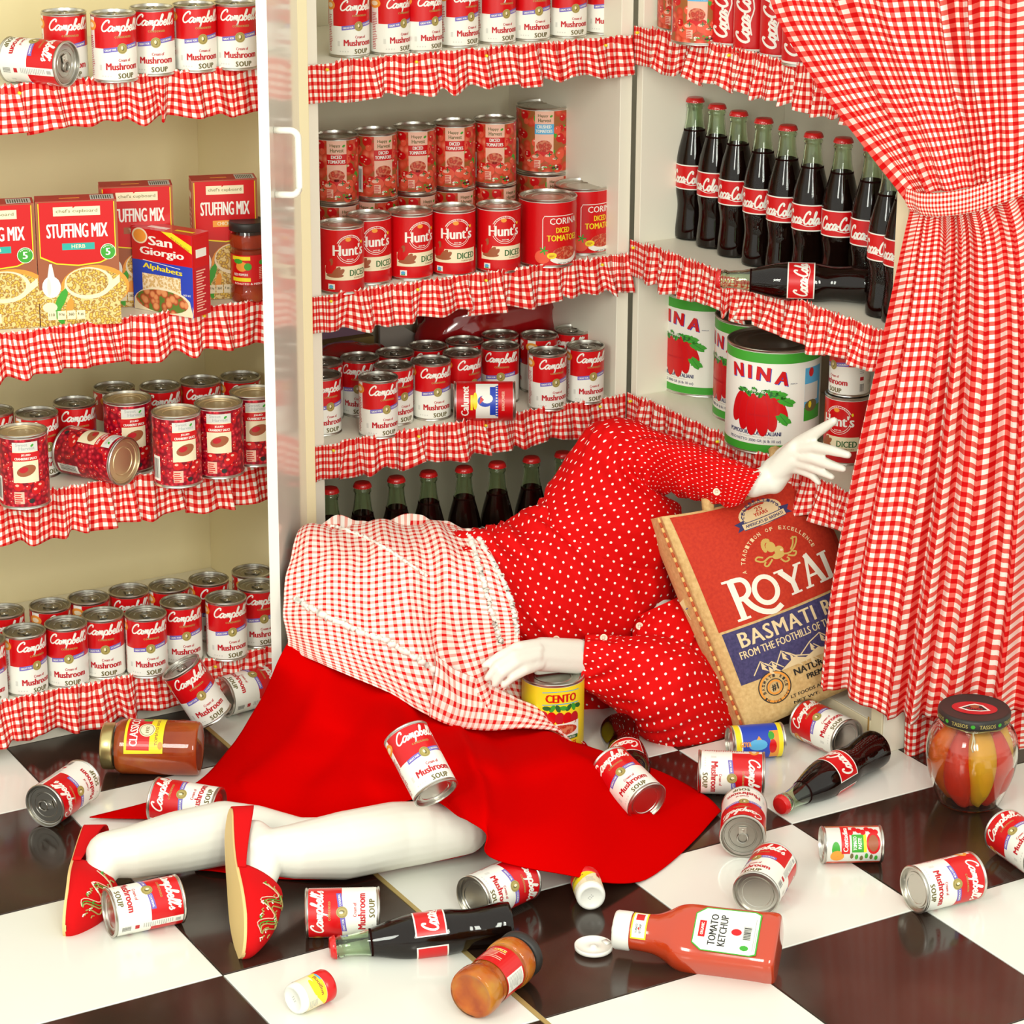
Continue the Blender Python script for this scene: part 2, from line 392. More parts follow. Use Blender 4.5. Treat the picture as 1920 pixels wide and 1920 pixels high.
# ---------------------------------------------------------------- packaged goods: every kind is built once, then copied part by part
KIND = {}
def mdata(mb, name, smooth=False):
    me = bpy.data.meshes.new(name); me.from_pydata([tuple(v) for v in mb.V], [], mb.F)
    for q in mb.mats: me.materials.append(q)
    me.polygons.foreach_set('material_index', mb.M)
    if smooth: me.polygons.foreach_set('use_smooth', [len(f) == 4 for f in mb.F])
    me.update()
    if smooth:
        try: me.set_sharp_from_angle(angle=math.radians(38))
        except Exception: pass
    return me
def spawn(kind, mw, label, cat, group=None, name=None):
    root = empty(name or kind, mw); tag(root, label, cat, group)
    for pname, data, plabel, subs in KIND[kind]:
        p = mobj(pname, None, None, None, root, data=data)
        if plabel: p['label'] = plabel
        for sn, sd in subs: mobj(sn, None, None, None, p, data=sd)
    return root
def can_kind(kind, R, H, pr, lid=SILVER, tab=False, base=WHITE, body=SILVER, seg=48, z0=.0048):
    b = MB(); r = R
    b.lathe([(0, .0045), (R*.6, .0045), (R*.62, .0036), (R*.72, .0036), (R*.74, .005), (R*.86, .005), (R-.0032, .0055), (R-.003, 0), (R-.001, 0), (R+.0002, .0012),
             (R-.0002, .0028), (R-.0012, .0036), (R-.0012, H-.0036), (R-.0002, H-.0028), (R+.0002, H-.0012), (R-.0008, H), (R-.0024, H-.0002), (R-.003, H-.0045)], body, seg)
    l = MB()
    l.lathe([(R-.003, H-.0042), (R*.86, H-.0048), (R*.84, H-.0036), (R*.80, H-.0036), (R*.78, H-.0046), (R*.62, H-.0046), (R*.60, H-.0038), (R*.56, H-.0038), (R*.54, H-.0048), (0, H-.0048)], lid, 40)
    L = MB(); RL = R-.0007
    L.lathe([(RL, z0), (RL, H-z0)], base, 64); pr.emit(L, cylmap(RL), step=.004)
    parts = [('can_body', mdata(b, 'can_body', True), None, []), ('lid', mdata(l, 'lid', True), None, []), ('paper_label', mdata(L, 'paper_label', True), None, [])]
    if tab:
        t = MB(); z = H-.0028
        ring = [(.0075*math.cos(a)*1.0, .004+.0078*math.sin(a)) for a in [2*PI*k/16 for k in range(16)]]
        t.tube([(x, y, z) for x, y in ring], .0013, DKSILVER if lid is SILVER else lid, 6, closed=True)
        t.box((-.0055, -.014, z-.0008), (.0055, -.002, z+.0006), SILVER)
        t.lathe([(.003, z-.001), (.003, z+.0012), (0, z+.0014)], SILVER, 12, Matrix.Translation((0, -.008, 0)))
        parts.append(('pull_tab', mdata(t, 'pull_tab', True), None, []))
    KIND[kind] = parts
TOMO = mat('print_tomato', (.80, .10, .05), .35)
# condensed soup
def soup_print():
    p = Print()
    for o in (0, .102):
        p.rect(o-.045, .051, o+.045, .0962, RED, 1)
        script(p, "Campbell's", o+.001, .0765, .066, .0165, WHITE, 2, wt=.30)
        p.text('CONDENSED', o+.002, .0665, .026, .0030, GOLDP, 2, bold=.03, space=1.3)
        for sx, a, b, yy in ((-1, .0285, .0068, .0455), (1, .0068, .0285, .0500)):
            x0, x1 = (o-a, o-b) if sx < 0 else (o+a, o+b)
            ya, yb = (yy-.001, yy+.0015) if sx < 0 else (yy-.0005, yy+.0020)
            p.poly([(x0, ya), (x1, yb), (x1, yb+.0068), (x0, ya+.0068)], PURPLE, 2)
            p.text('GREAT FOR' if sx < 0 else 'COOKING', (x0+x1)/2, (ya+yb)/2+.0018, abs(x1-x0)*.8, .003, WHITE, 3, bold=.03, rot=math.atan2(yb-ya, x1-x0))
        p.ell(o, .0510, .0078, .0078, GOLDP, 3, 24); p.ring(o, .0510, .0062, .0004, OLIVE, 4, n=20)
        p.ell(o+.0006, .051, .0022, .0036, OLIVE, 4, 10); p.ell(o-.0006, .052, .0018, .0028, CREAMP, 5, 8)
        p.text('Cream of', o+.003, .0315, .019, .0045, DRED, 2, bold=.02)
        p.text('Mushroom', o+.001, .0195, .053, .0102, DRED, 2, bold=.035)
        p.text('SOUP', o+.005, .0068, .026, .0078, OLIVE, 2, bold=.055, space=1.15)
        for k in range(4): p.ell(o-.031+k*.0042, .0105, .0012, .0012, LGREY, 2, 8)
        p.rect(o-.036, .019, o-.032, .027, LGREY, 2)
    # nutrition and soup picture panels between the two fronts
    p.ell(-.0625+.010, .084, .012, .008, ORANGE, 2, 18); p.ell(-.0525, .084, .007, .004, CREAMP, 3, 12)
    p.lines(-.058, -.047, .010, .070, 22, DRED, 2, .4, 4)
    p.rect(.0485, .085, .054, .092, GREY, 2); p.lines(.047, .0565, .040, .083, 14, GREY, 2, .4, 5)
    p.rect(.048, .028, .055, .034, DRED, 2); p.bars(.0475, .008, .0565, .024, 8)
    return p
can_kind('soup_can', .0337, .1008, soup_print(), lid=DKSILVER, tab=True)
# diced tomato can, red with yellow band
def hunts_print():
    p = Print(); p.rect(-.119, .0049, .119, .108, RED, 1)
    for o in (0, .119):
        p.ring(o+.004, .076, .0205, .0008, WHITE, 2, 15, 165); p.ring(o+.004, .076, .0205, .0008, WHITE, 2, 195, 345)
        p.ring(o+.004, .076, .0235, .0008, WHITE, 2, 25, 155); p.ring(o+.004, .076, .0235, .0008, WHITE, 2, 205, 335)
        p.arctext('PROUDLY GROWN', o+.004, .076, .0215, 150, 30, .0018, WHITE, 3); p.text('SINCE 1890', o+.004, .058, .012, .0022, WHITE, 3)
        p.text("Hunt's", o+.003, .0655, .056, .0185, WHITE, 3, bold=.05)
        p.ell(o+.001, .0925, .005, .0035, ORANGE, 3, 12); p.ell(o+.0275, .086, .0018, .0028, YELLOW, 4, 8)
        p.rect(o-.040, .0245, o+.040, .048, CREAMP, 2)
        for k, (x, y, r) in enumerate([(-.030, .050, .3), (-.025, .044, .5), (-.020, .038, .7), (-.030, .039, .4), (-.015, .036, .9), (-.034, .046, .3)]):
            p.ell(o+x, y, .0045, .0115, RED if k % 2 else BROWNP, 3+k*.3, 14, rot=-r)
        p.ell(o-.022, .030, .017, .0055, CREAMP, 5, 18); p.ell(o-.022, .0325, .015, .0035, BROWNP, 6, 16)
        p.text('DICED', o+.020, .031, .034, .0105, DGREEN, 3, bold=.02); p.text('TOMATOES', o+.021, .0265, .022, .0026, BROWNP, 3)
        p.rect(o-.034, .009, o-.022, .018, WHITE, 2); p.ell(o-.0285, .0135, .004, .003, SKYB, 3, 8); p.rect(o-.032, .0095, o-.025, .0115, GREEN, 3)
        p.lines(o+.004, o+.032, .010, .017, 3, DRED, 2)
    return p
can_kind('hunts_like', .038, .1135, hunts_print())
KIND['diced_tomato_can'] = KIND.pop('hunts_like')
def harvest_print(H, R, blue=False):
    p = Print(); C = PI*R; p.rect(-C*.995, .0049, C*.995, H-.0052, TOMATO, 1)
    rd = random.Random(5)
    for k in range(110):
        x, y = rd.uniform(-C, C), rd.uniform(.008, H-.01); r = rd.uniform(.005, .009)
        if k % 6 == 0: p.ell(x, y, r*.9, r*.6, GREEN, 1.5+k*.01, 7, rot=rd.random()*3)
        else: p.ell(x, y, r, r*.95, RED if k % 2 else TOMO, 1.5+k*.01, 12); p.ell(x-r*.3, y+r*.4, r*.3, r*.2, PINKP, 2.3, 6)
    for o in (0, C):
        p.poly([(o-.016, H*.30), (o+.017, H*.30), (o+.0175, H-.0052), (o-.0165, H-.0052)], PINKP, 3)
        p.text('Happy', o-.002, H-.017, .018, .0065, OLIVE, 4); p.text('Harvest', o+.001, H-.0245, .023, .0065, OLIVE, 4); p.ell(o+.0125, H-.014, .003, .002, GREEN, 4, 8, rot=.6)
        p.rect(o-.0165, H-.046, o+.0175, H-.028, SKYB if blue else RED, 4)
        p.text('CRUSHED' if blue else 'DICED', o, H-.0355, .026 if blue else .018, .0058, WHITE, 5, bold=.04); p.text('TOMATOES', o, H-.0435, .030, .0058, WHITE, 5, bold=.04)
        p.ell(o, H*.43, .014, H*.09, DICEDP, 4, 16); p.ell(o, H*.33, .0165, .006, RED, 4, 16)
        for dx, dy, r in ((-.012, .028, .012), (.010, .030, .010), (.022, .024, .008), (-.024, .020, .008)):
            p.ell(o+dx, dy, r, r*.85, TOMO, 5, 16); p.ell(o+dx-.003, dy+.004, r*.5, r*.25, PINKP, 6, 10)
            for q in range(4): p.ell(o+dx+.002*math.cos(q*1.6), dy+r*.6+.002*math.sin(q*1.6), .0025, .0009, DGREEN, 6, 6, rot=q*1.6)
        p.rect(o-.017, .0115, o-.006, .026, PINKP, 7); p.lines(o-.0165, o-.007, .0120, .0255, 5, RED, 8)
        for q in range(16): p.ell(o+rd.uniform(-.004, .028), rd.uniform(.008, .017), .0022, .0015, rd.choice([CREAMP, BLACK, GREEN, WHITE]), 7, 6)
        p.bars(o-C*.48, .012, o-C*.48+.02, H*.5, 10, 4)
    return p
can_kind('small_harvest', .038, .1135, harvest_print(.1135, .038)); can_kind('large_harvest', .0503, .118, harvest_print(.118, .0503, True))
def corina_print():
    p = Print(); p.rect(-.1575, .0049, .1575, .1128, RED, 1)
    for o in (0, .157):
        p.stroke([(o-.030, .022), (o-.030, .085), (o-.027, .0905), (o+.030, .0905)], .0012, WHITE, 2, smooth=0)
        p.text('CORINA', o+.010, .076, .056, .011, WHITE, 3, bold=.01); p.text('DICED', o+.006, .061, .026, .0095, YELLOW, 3, bold=.02)
        p.text('TOMATOES', o+.008, .047, .062, .0105, YELLOW, 3, bold=.02)
        p.ell(o+.010, .019, .029, .013, WHITE, 3, 24); p.ell(o+.011, .0255, .024, .0115, DICEDP, 4, 24)
        p.ell(o-.030, .020, .0145, .013, RED, 4, 18); p.ell(o-.030, .020, .0135, .012, TOMO, 5, 18)
        for q in range(5): p.ell(o-.028+.004*math.cos(q*1.25), .031+.004*math.sin(q*1.25), .0045, .0014, GREEN, 6, 6, rot=q*1.25)
        p.ell(o-.014, .022, .0085, .0055, YELLOW, 6, 18); p.lines(o-.019, o-.009, .0195, .0245, 3, DRED, 7)
        p.text('NET WT. 28 OZ', o+.012, .0068, .030, .0022, BLACK, 5)
    return p
can_kind('corina', .0503, .118, corina_print())
def nina_print():
    p = Print(); H = .178; R = .0785
    p.rect(-.246, .0050, .246, .018, GREEN, 1); p.rect(-.246, H-.022, .246, H-.0052, GREEN, 1)
    for o in (0, .246):
        for ch, x, y, r in (('N', -.036, .128, .10), ('I', -.013, .1285, .02), ('N', .010, .127, -.06), ('A', .040, .121, -.18)):
            ww = .007 if ch == 'I' else .0235
            p.text(ch, o+x+.0012, y-.0012, ww, .0225, BLUE, 2, bold=.07, rot=r); p.text(ch, o+x, y, ww, .0225, RED, 3, bold=.045, rot=r)
        for k, (x, y, rx, ry, r) in enumerate([(-.034, .078, .011, .028, -.28), (.036, .082, .012, .030, .5), (-.020, .073, .012, .034, -.12), (.022, .074, .012, .034, .22), (-.006, .068, .012, .036, -.03), (.010, .068, .012, .036, .08)]):
            p.ell(o+x, y, rx, ry, DRED, 2+k*.6, 22, rot=r); p.ell(o+x, y, rx*.92, ry*.97, RED, 2.3+k*.6, 22, rot=r)
        rd = random.Random(2)
        for k in range(22): p.ell(o-.030+k*.003, .106+.004*math.sin(k*.9), .006, .0022, GREEN if k % 2 else DGREEN, 7, 7, rot=rd.random()*3)
        p.text('BRAND', o+.004, .106, .024, .0042, WHITE, 8, rot=-.08)
        for x, y, r in ((.050, .092, -.5), (.046, .062, -.9), (.036, .104, -.3)):
            P = []
            for k in range(20):
                a = 2*PI*k/20; q = .013*(1 if k % 2 else .78)*(1.25 if abs(math.cos(a)) > .7 else .8); P.append((o+x+q*math.cos(a+r), y+q*.75*math.sin(a+r)))
            p.poly(P, GREEN, 7); p.stroke([(o+x-.010*math.cos(r), y-.010*math.sin(r)), (o+x+.011*math.cos(r), y+.011*math.sin(r))], .0007, DGREEN, 8, smooth=0)
        p.text('SAN MARZANO', o+.006, .066, .038, .0032, DRED, 7)
        p.text('POMODORI PELATI ITALIANI' if o == 0 else 'PEELED TOMATOES', o-.004, .0335, .094, .0070, NAVY, 2, bold=.03)
        p.text('NET WEIGHT PRODUCT OF ITALY', o, .0295, .060, .0018, GREY, 2); p.text('PESO NETTO 3000 GR (6 lb 10 oz)', o-.004, .0205, .094, .0062, NAVY, 2, bold=.01)
        p.text('MARCA', o+.062, .121, .012, .0018, NAVY, 2)
    p.rect(.083, .055, .128, .145, SKYB, 2); p.rect(.083, .088, .118, .118, LGREY, 3); p.rect(.083, .055, .128, .078, GREEN, 3); p.ell(.100, .080, .016, .010, OLIVE, 4, 14); p.ell(.096, .082, .004, .006, YELLOW, 5, 9); p.ell(.097, .137, .006, .008, RED, 4, 10)
    return p
can_kind('nina', .0785, .178, nina_print(), lid=BROWNLID)
def cran_print():
    p = Print(); R, H = .0375, .116; C = PI*R; p.rect(-C*.995, .0049, C*.995, H-.0052, BERRY, 1)
    rd = random.Random(8)
    for k in range(150):
        x, y = rd.uniform(-C, C), rd.uniform(.008, H-.009); r = rd.uniform(.0028, .0045)
        p.ell(x, y, r, r, RED if k % 2 else DRED, 1.5+k*.004, 9); p.ell(x-r*.3, y+r*.4, r*.3, r*.25, PINKP, 2.3, 5)
    for o in (0, C):
        p.rect(o-.020, .043, o+.019, H-.010, CREAMP, 3); p.rect(o-.020, .092, o+.019, H-.0095, LGREY, 3.3)
        p.text('Sweet', o-.006, .1005, .018, .005, GREY, 4); p.text('Harvest', o+.002, .0945, .024, .005, GREY, 4); p.ell(o+.010, .101, .003, .0018, GREEN, 4, 8, rot=.7)
        p.rect(o-.022, .077, o+.021, .0905, RED, 4); p.text('JELLIED', o, .0845, .014, .0038, WHITE, 5, bold=.04); p.text('CRANBERRY SAUCE', o, .0790, .034, .0038, WHITE, 5, bold=.04)
        p.ell(o, .062, .015, .0085, BROWNP, 4, 18, rot=.3); p.ell(o-.004, .0635, .007, .0045, DRED, 5, 12, rot=.3)
        for dx, dy in ((-.013, .037), (.014, .030), (.022, .036)): p.ell(o+dx, dy, .008, .0065, RED, 5, 14); p.ell(o+dx-.002, dy+.002, .003, .002, PINKP, 6, 8)
        p.rect(o-.020, .010, o-.005, .029, PINKP, 5); p.lines(o-.019, o-.007, .011, .028, 5, RED, 6)
        p.ell(o+.006, .014, .0045, .004, BLACK, 5, 8); p.bars(o-C*.5, .010, o-C*.5+.016, .050, 7, 4)
    return p
can_kind('cranberry', .0382, .116, cran_print(), lid=GOLDLID)
def cola_print(fn_w=.042):
    p = Print(); p.rect(-.104, .0049, .104, .113, RED, 1)
    return p
def slim_print():
    p = Print(); p.rect(-.1035, .008, .1035, .112, RED, 1)
    for o in (0, .1035):
        q = Print(); script(q, 'Coca-Cola', 0, 0, .088, .026, WHITE, 2, wt=.34)
        q.stroke([(-.030, -.004), (-.010, -.001), (.012, -.007), (.036, -.003)], .0022, WHITE, 2)
        for V, F, m_, L in q.it: p.it.append(([(o-y+.008, x+.060) for x, y in V], F, m_, L))
    return p
can_kind('cola_can', .0325, .122, slim_print())
def paste_print():
    p = Print(); p.rect(-.084, .0049, .084, .082, TOMATO, 1)
    p.rect(-.030, .0052, .030, .082, LGREY, 2); p.ell(-.018, .068, .009, .010, ORANGE, 3, 14); p.ell(-.008, .07, .012, .006, GREEN, 2.5, 12)
    p.rect(-.014, .050, .030, .062, RED, 4); p.text('Contadina', .008, .0525, .038, .007, WHITE, 5, bold=.05)
    p.rect(-.012, .030, .014, .047, GREEN, 4); p.text('TOMATO', .001, .040, .020, .005, WHITE, 5, bold=.04); p.text('PASTE', .001, .033, .016, .005, WHITE, 5, bold=.04)
    p.rect(-.012, .026, .014, .030, YELLOW, 4); p.ell(.001, .016, .016, .010, RED, 4, 18); p.ell(.001, .016, .012, .007, BROWNP, 5, 18)
    for k in range(8): p.ell(.018+.003*(k % 3), .012+.006*k, .005, .004, RED, 4+k*.1, 10)
    for k in range(6): p.ell(-.022+.002*(k % 3), .012+.007*k, .005, .0025, OLIVE if k % 2 else GREEN, 4+k*.1, 8)
    return p
can_kind('paste_can', .0268, .0872, paste_print())
def cento_print():
    p = Print(); p.rect(-.1575, .0049, .1575, .1128, YELLOW, 1)
    for o in (0, .157):
        p.text('CENTO', o+.004, .088, .052, .0135, RED, 4, bold=.05); p.stroke([(o-.027, .104), (o, .1065), (o+.036, .105)], .0012, SKYB, 3); p.stroke([(o-.027, .083), (o, .0855), (o+.036, .084)], .0014, SKYB, 3)
        for k in range(7): p.ell(o-.020+.009*k, .078, .007, .004, GREEN if k % 2 else DGREEN, 3, 9, rot=k)
        for k in range(5): p.ell(o-.025+.013*k, .063-.001*k, .008, .0105, RED if k % 2 else DRED, 4+k*.2, 16)
        p.poly([(o-.027, .050), (o+.036, .054), (o+.036, .028), (o+.005, .026), (o-.020, .036)], WHITE, 5); p.ell(o+.006, .041, .026, .009, DICEDP, 6, 20)
        p.rect(o-.006, .024, o+.034, .030, DGREEN, 7); p.text('PETITE DICED', o+.014, .0255, .030, .003, WHITE, 8); p.text('TOMATOES', o+.010, .011, .044, .009, RED, 4, bold=.04)
        p.ell(o-.030, .033, .012, .012, NAVY, 7, 18); p.ell(o-.030, .033, .0105, .0105, YELLOW, 8, 18)
    return p
can_kind('cento', .0503, .118, cento_print())
def blue_print():
    p = Print(); p.rect(-.082, .016, .082, .080, BLUE, 1); p.rect(-.082, .0052, .082, .014, YELLOW, 2); p.rect(-.082, .074, .082, .081, YELLOW, 2)
    p.rect(-.02, .060, .03, .074, ORANGE, 2); p.ell(.006, .064, .012, .006, RED, 3, 12); p.ell(-.012, .062, .007, .005, GREEN, 3, 10)
    p.ell(.002, .040, .009, .015, SKYB, 3, 16); p.poly([(-.006, .046), (-.012, .042), (-.006, .038)], ORANGE, 4); p.text('GOYA', .004, .020, .018, .008, ORANGE, 4, bold=.06, rot=1.57)
    return p
can_kind('blue_can', .0272, .086, blue_print())
def baking_print():
    p = Print(); p.rect(-.106, .0049, .106, .101, RED, 1); q = Print()
    p.rect(-.035, .030, .035, .068, WHITE, 2)
    p.ell(.0, .052, .010, .013, BLUE, 3, 16); p.ell(.004, .049, .008, .010, WHITE, 4, 14); p.poly([(-.006, .062), (.008, .060), (.002, .054)], RED, 5)
    for k in range(12): p.poly([(-.030+k*.005, .030), (-.025+k*.005, .030), (-.0275+k*.005, .036)], BLUE, 3)
    p.rect(-.026, .034, .026, .044, BLUE, 3); p.ell(0, .069, .015, .004, YELLOW, 5, 14)
    p.text('Calumet', 0, .080, .056, .013, WHITE, 3, bold=.04); p.rect(-.016, .073, .010, .077, YELLOW, 3); p.text('BAKING POWDER', 0, .019, .034, .005, PINKP, 3)
    return p
can_kind('baking_can', .0345, .106, baking_print(), lid=mat('clear_plastic_lid', (.75, .73, .68), .2), z0=.0048)
# glass bottle
GLASS = mat('pale_green_glass', (.80, .93, .74), .03, trans=1.0, ior=1.47)
COLA = mat('dark_cola', (.014, .004, .003), .9, spec=.02)
LIQRED = mat('red_sauce', (.45, .045, .008), .25, coat=.6)
CAPRED = mat('red_crown_cap', (.60, .01, .01), .3, coat=.5)
def bottle_kind(kind, green=True):
    H = .245
    prof = [(0, .004), (.022, .003), (.0285, .001), (.0298, .005), (.0302, .016), (.0288, .032), (.0268, .052), (.0272, .066), (.0296, .080), (.0303, .090), (.0305, .112), (.0303, .134), (.0285, .150), (.0243, .168), (.0198, .185), (.0160, .202), (.0142, .218), (.0137, .228), (.0152, .2305), (.0153, .2335), (.0140, .2355), (.0132, .2375), (.0130, .2445)]
    def fine(P, n=3):
        P = spline([Vector((a, b)) for a, b in P], (len(P)-1)*n); return [(max(q.x, 0), q.y) for q in P]
    g = MB(); pf = fine(prof, 2); g.lathe(pf, GLASS, 40)
    # inner wall
    inn = [(max(r-.0018, 0), max(z, .0055)) for r, z in pf]; g.lathe(inn[::-1], GLASS, 40)
    l = MB(); lp = [(max(r-.0009, 0), max(z, .0042)) for r, z in pf if z < .192]; l.lathe(lp+[(lp[-1][0]*.98, .1925), (0, .1925)], COLA, 40)
    c = MB(); n = 42; V, F = [], []
    rings = [(.0156, .2385, 1), (.0153, .2410, .7), (.0146, .2440, .0), (.0128, .2464, 0), (.006, .2474, 0), (0, .2476, 0)]
    for r, z, k in rings:
        for i in range(n):
            rr = r+k*.0007*(1 if i % 2 else -1); a = 2*PI*i/n; V.append(Vector((rr*math.cos(a), rr*math.sin(a), z)))
    for j in range(len(rings)-1):
        for i in range(n): F.append((j*n+i, j*n+(i+1) % n, (j+1)*n+(i+1) % n, (j+1)*n+i))
    c.add(V, F, CAPRED)
    p = Print(); R = .0307
    p.rect(-.036, .0905, .036, .1335, WHITE, 1); p.rect(-.0345, .0925, .0345, .1315, RED, 2); script(p, 'Coca-Cola', 0, .102, .060, .021, WHITE, 3, wt=.30)
    p.stroke([(-.022, .1005), (-.005, .102), (.012, .0985), (.026, .1005)], .0012, WHITE, 3); p.rect(.037, .0905, .060, .1335, LGREY, 1); p.lines(.039, .058, .094, .131, 14, BLACK, 2, .5)
    p.rect(-.092, .0905, -.050, .1335, WHITE, 1); p.rect(-.090, .0925, -.052, .1315, RED, 2)
    L = MB(); p.emit(L, cylmap(R), step=.004)
    KIND[kind] = [('glass', mdata(g, 'glass', True), 'pale green contour glass', []), ('cola', mdata(l, 'cola', True), 'dark brown liquid', []),
                  ('crown_cap', mdata(c, 'crown_cap', True), None, []), ('paper_label', mdata(L, 'paper_label', True), None, [])]
bottle_kind('cola_bottle')
# placing
def basis(axis, top_pt, roll):
    z = axis.normalized(); c = CAM-top_pt; c = c-z*c.dot(z); c.normalize()      # label front turned to where the photograph was taken, then turned by roll
    fr = Matrix.Rotation(math.radians(roll), 3, z) @ c
    y = -fr; x = y.cross(z)
    return Matrix((x, y, z)).transposed()
def frame(base, axis, roll):
    M = basis(axis, base, roll).to_4x4(); M.translation = base; return M
HT = {'soup_can': .1008, 'diced_tomato_can': .1135, 'small_harvest': .1135, 'large_harvest': .118, 'corina': .118, 'nina': .178, 'cranberry': .116, 'cola_can': .122, 'cola_bottle': .247, 'cento': .118, 'paste_can': .0872, 'blue_can': .086, 'baking_can': .106}
RD = {'soup_can': .0337, 'diced_tomato_can': .038, 'small_harvest': .038, 'large_harvest': .0503, 'corina': .0503, 'nina': .0785, 'cranberry': .0382, 'cola_can': .0325, 'cola_bottle': .0305, 'cento': .0503, 'paste_can': .0268, 'blue_can': .0272, 'baking_can': .0345}
NAME = {'small_harvest': 'tomato_can', 'large_harvest': 'crushed_tomato_can', 'corina': 'large_diced_tomato_can', 'nina': 'catering_tomato_can', 'cranberry': 'cranberry_sauce_can', 'cento': 'yellow_tomato_can', 'paste_can': 'tomato_paste_can', 'blue_can': 'blue_food_can', 'baking_can': 'baking_powder_can'}
CAT = {'cola_bottle': 'bottle'}
def stand_top(kind, px, py, zs, roll, label, group):     # px,py: centre of the top of the can standing on a shelf at height zs
    P = Zp(px, py, zs+HT[kind]); P.z = zs
    return spawn(kind, frame(P, Vector((0, 0, 1)), roll), label, CAT.get(kind, 'can'), group, NAME.get(kind))
def stand_base(kind, px, py, zs, roll, label, group):    # px,py: lowest visible point of the foot
    P = Zp(px, py, zs); d = P-CAM; d.z = 0; P = P+d.normalized()*RD[kind]; P.z = zs
    return spawn(kind, frame(P, Vector((0, 0, 1)), roll), label, CAT.get(kind, 'can'), group, NAME.get(kind))
def lie(kind, top, bot, roll, label, group, zt=None, zb=None):   # top / bot: pixel of the two end centres, lying at height z
    r = RD[kind]; T = Zp(*top, r if zt is None else zt); B = Zp(*bot, r if zb is None else zb)
    ax = (T-B).normalized(); c = (T+B)/2; base = c-ax*HT[kind]/2
    return spawn(kind, frame(base, ax, roll), label, CAT.get(kind, 'can'), group, NAME.get(kind))
# ---------------------------------------------------------------- floor: glossy black and white tiles
TS = .305; TX, TY = -1.1893, -.279
fb = MB(); fb.box((-3.4, -4.2, -.03), (1.2, .9, -.0035), mat('floor_screed', (.30, .27, .22), .8))
floor = tag(fb.build('floor'), None, kind='structure')
WT = blotch('white_tile', [(.3, (.80, .805, .735)), (.7, (.83, .835, .775))], 3, .16, coat=.2, bump=.0006)
BT = blotch('black_tile', [(.32, (.012, .009, .006)), (.5, (.028, .014, .009)), (.62, (.05, .024, .017)), (.75, (.045, .040, .022))], 4.5, .17, coat=.25, detail=8, bump=.0009)
def tile_mesh(mt, name):
    b = MB(); h, g, e = TS/2-.0007, .0012, .0
    V = []
    for s, z in ((h, -.004), (h, -.0006), (h-g, 0)):
        V += [Vector((-s, -s, z)), Vector((s, -s, z)), Vector((s, s, z)), Vector((-s, s, z))]
    F = [(8, 9, 10, 11)]
    for k in (0, 4):
        for i in range(4): F.append((k+i, k+(i+1) % 4, k+4+(i+1) % 4, k+4+i))
    b.add(V, F, mt); return mdata(b, name)
TW, TB = tile_mesh(WT, 'tile'), tile_mesh(BT, 'tile')
for i in range(-4, 7):
    for j in range(-3, 6):
        x, y = TX+(i+.5)*TS, TY-(j+.5)*TS
        o = mobj('tile', None, None, None, floor, data=TW if (i+j) % 2 == 0 else TB); o.location = (x+(.003 if i >= 1 else -.003), y, 0)
sm = MB(); sm.box((TX+TS-.0035, -2.2, -.004), (TX+TS+.0035, .6, .0004), mat('brass_seam', (.52, .38, .14), .4, .3))
sm.build('seam_strip', floor)
wb = MB(); wb.box((-3.4, .50, 0), (1.0, .56, 2.6), CAB); tag(wb.build('wall_back'), None, kind='structure')
wr = MB(); wr.box((.46, -1.1, 0), (.52, .56, 2.6), CAB); tag(wr.build('wall_right'), None, kind='structure')
# ---------------------------------------------------------------- cabinets
def panel(name, a, b, m, parent, label=None, bev=.0012):
    q = MB(); q.box(a, b, m); o = q.build(name, parent)
    if bev:
        md = o.modifiers.new('edge', 'BEVEL'); md.width = bev; md.segments = 2
    if label: o['label'] = label
    return o
LC = tag(empty('cabinet', Matrix.Translation((-1.3, .12, 0))), 'left cream shelving cabinet with an opened glossy door on its right', 'cabinet', 'pantry cabinets')
MC = tag(empty('cabinet', Matrix.Translation((-.3, .19, 0))), 'middle cream shelving cabinet, behind the mannequin', 'cabinet', 'pantry cabinets')
RC = tag(empty('cabinet', Matrix.Translation((.15, -.37, 0))), 'right cream shelving cabinet, half hidden by the gingham curtain', 'cabinet', 'pantry cabinets')
bpy.context.view_layer.update()
def pn(name, a, b, m, cab, label=None):
    o = panel(name, a, b, m, None, label); o.parent = cab; o.matrix_parent_inverse = cab.matrix_world.inverted(); return o
LF, LB = -.08, .32
pn('back_panel', (-2.1, LB, 0), (-.655, LB+.012, 1.9), CABB, LC); pn('side_panel', (-.673, LF, 0), (-.655, LB, 1.9), CABB, LC); pn('side_panel', (-2.1, LF, 0), (-2.082, LB, 1.9), CAB, LC)
LSH = [.090, .421, .677, 1.048, 1.42]
for z in LSH: pn('shelf', (-2.082, LF+.001, z-.018), (-.6735, LB-.001, z), CAB, LC)
pn('plinth', (-2.08, LF+.024, 0), (-.675, LF+.04, .071), CAB, LC)
for z in (.62, .595): 
    d = MB(); d.tube([(-.678, .13, z), (-.6725, .13, z)], .003, BLACK, 10); o = d.build('peg_hole'); o.parent = LC; o.matrix_parent_inverse = LC.matrix_world.inverted()
MSH = [.052, .393, .648, 1.026, 1.40]
pn('back_panel', (-.63, .38, 0), (-.006, .392, 1.9), CABM, MC); pn('side_panel', (-.63, 0, 0), (-.600, .38, 1.9), CAB, MC); pn('side_panel', (-.030, 0, 0), (-.006, .38, 1.9), CAB, MC)
for z in MSH: pn('shelf', (-.5995, .001, z-.018), (-.0305, .379, z), CAB, MC)
pn('plinth', (-.599, .02, 0), (-.031, .036, .033), CAB, MC)
RSH = [.045, .400, .676, 1.046, 1.42]
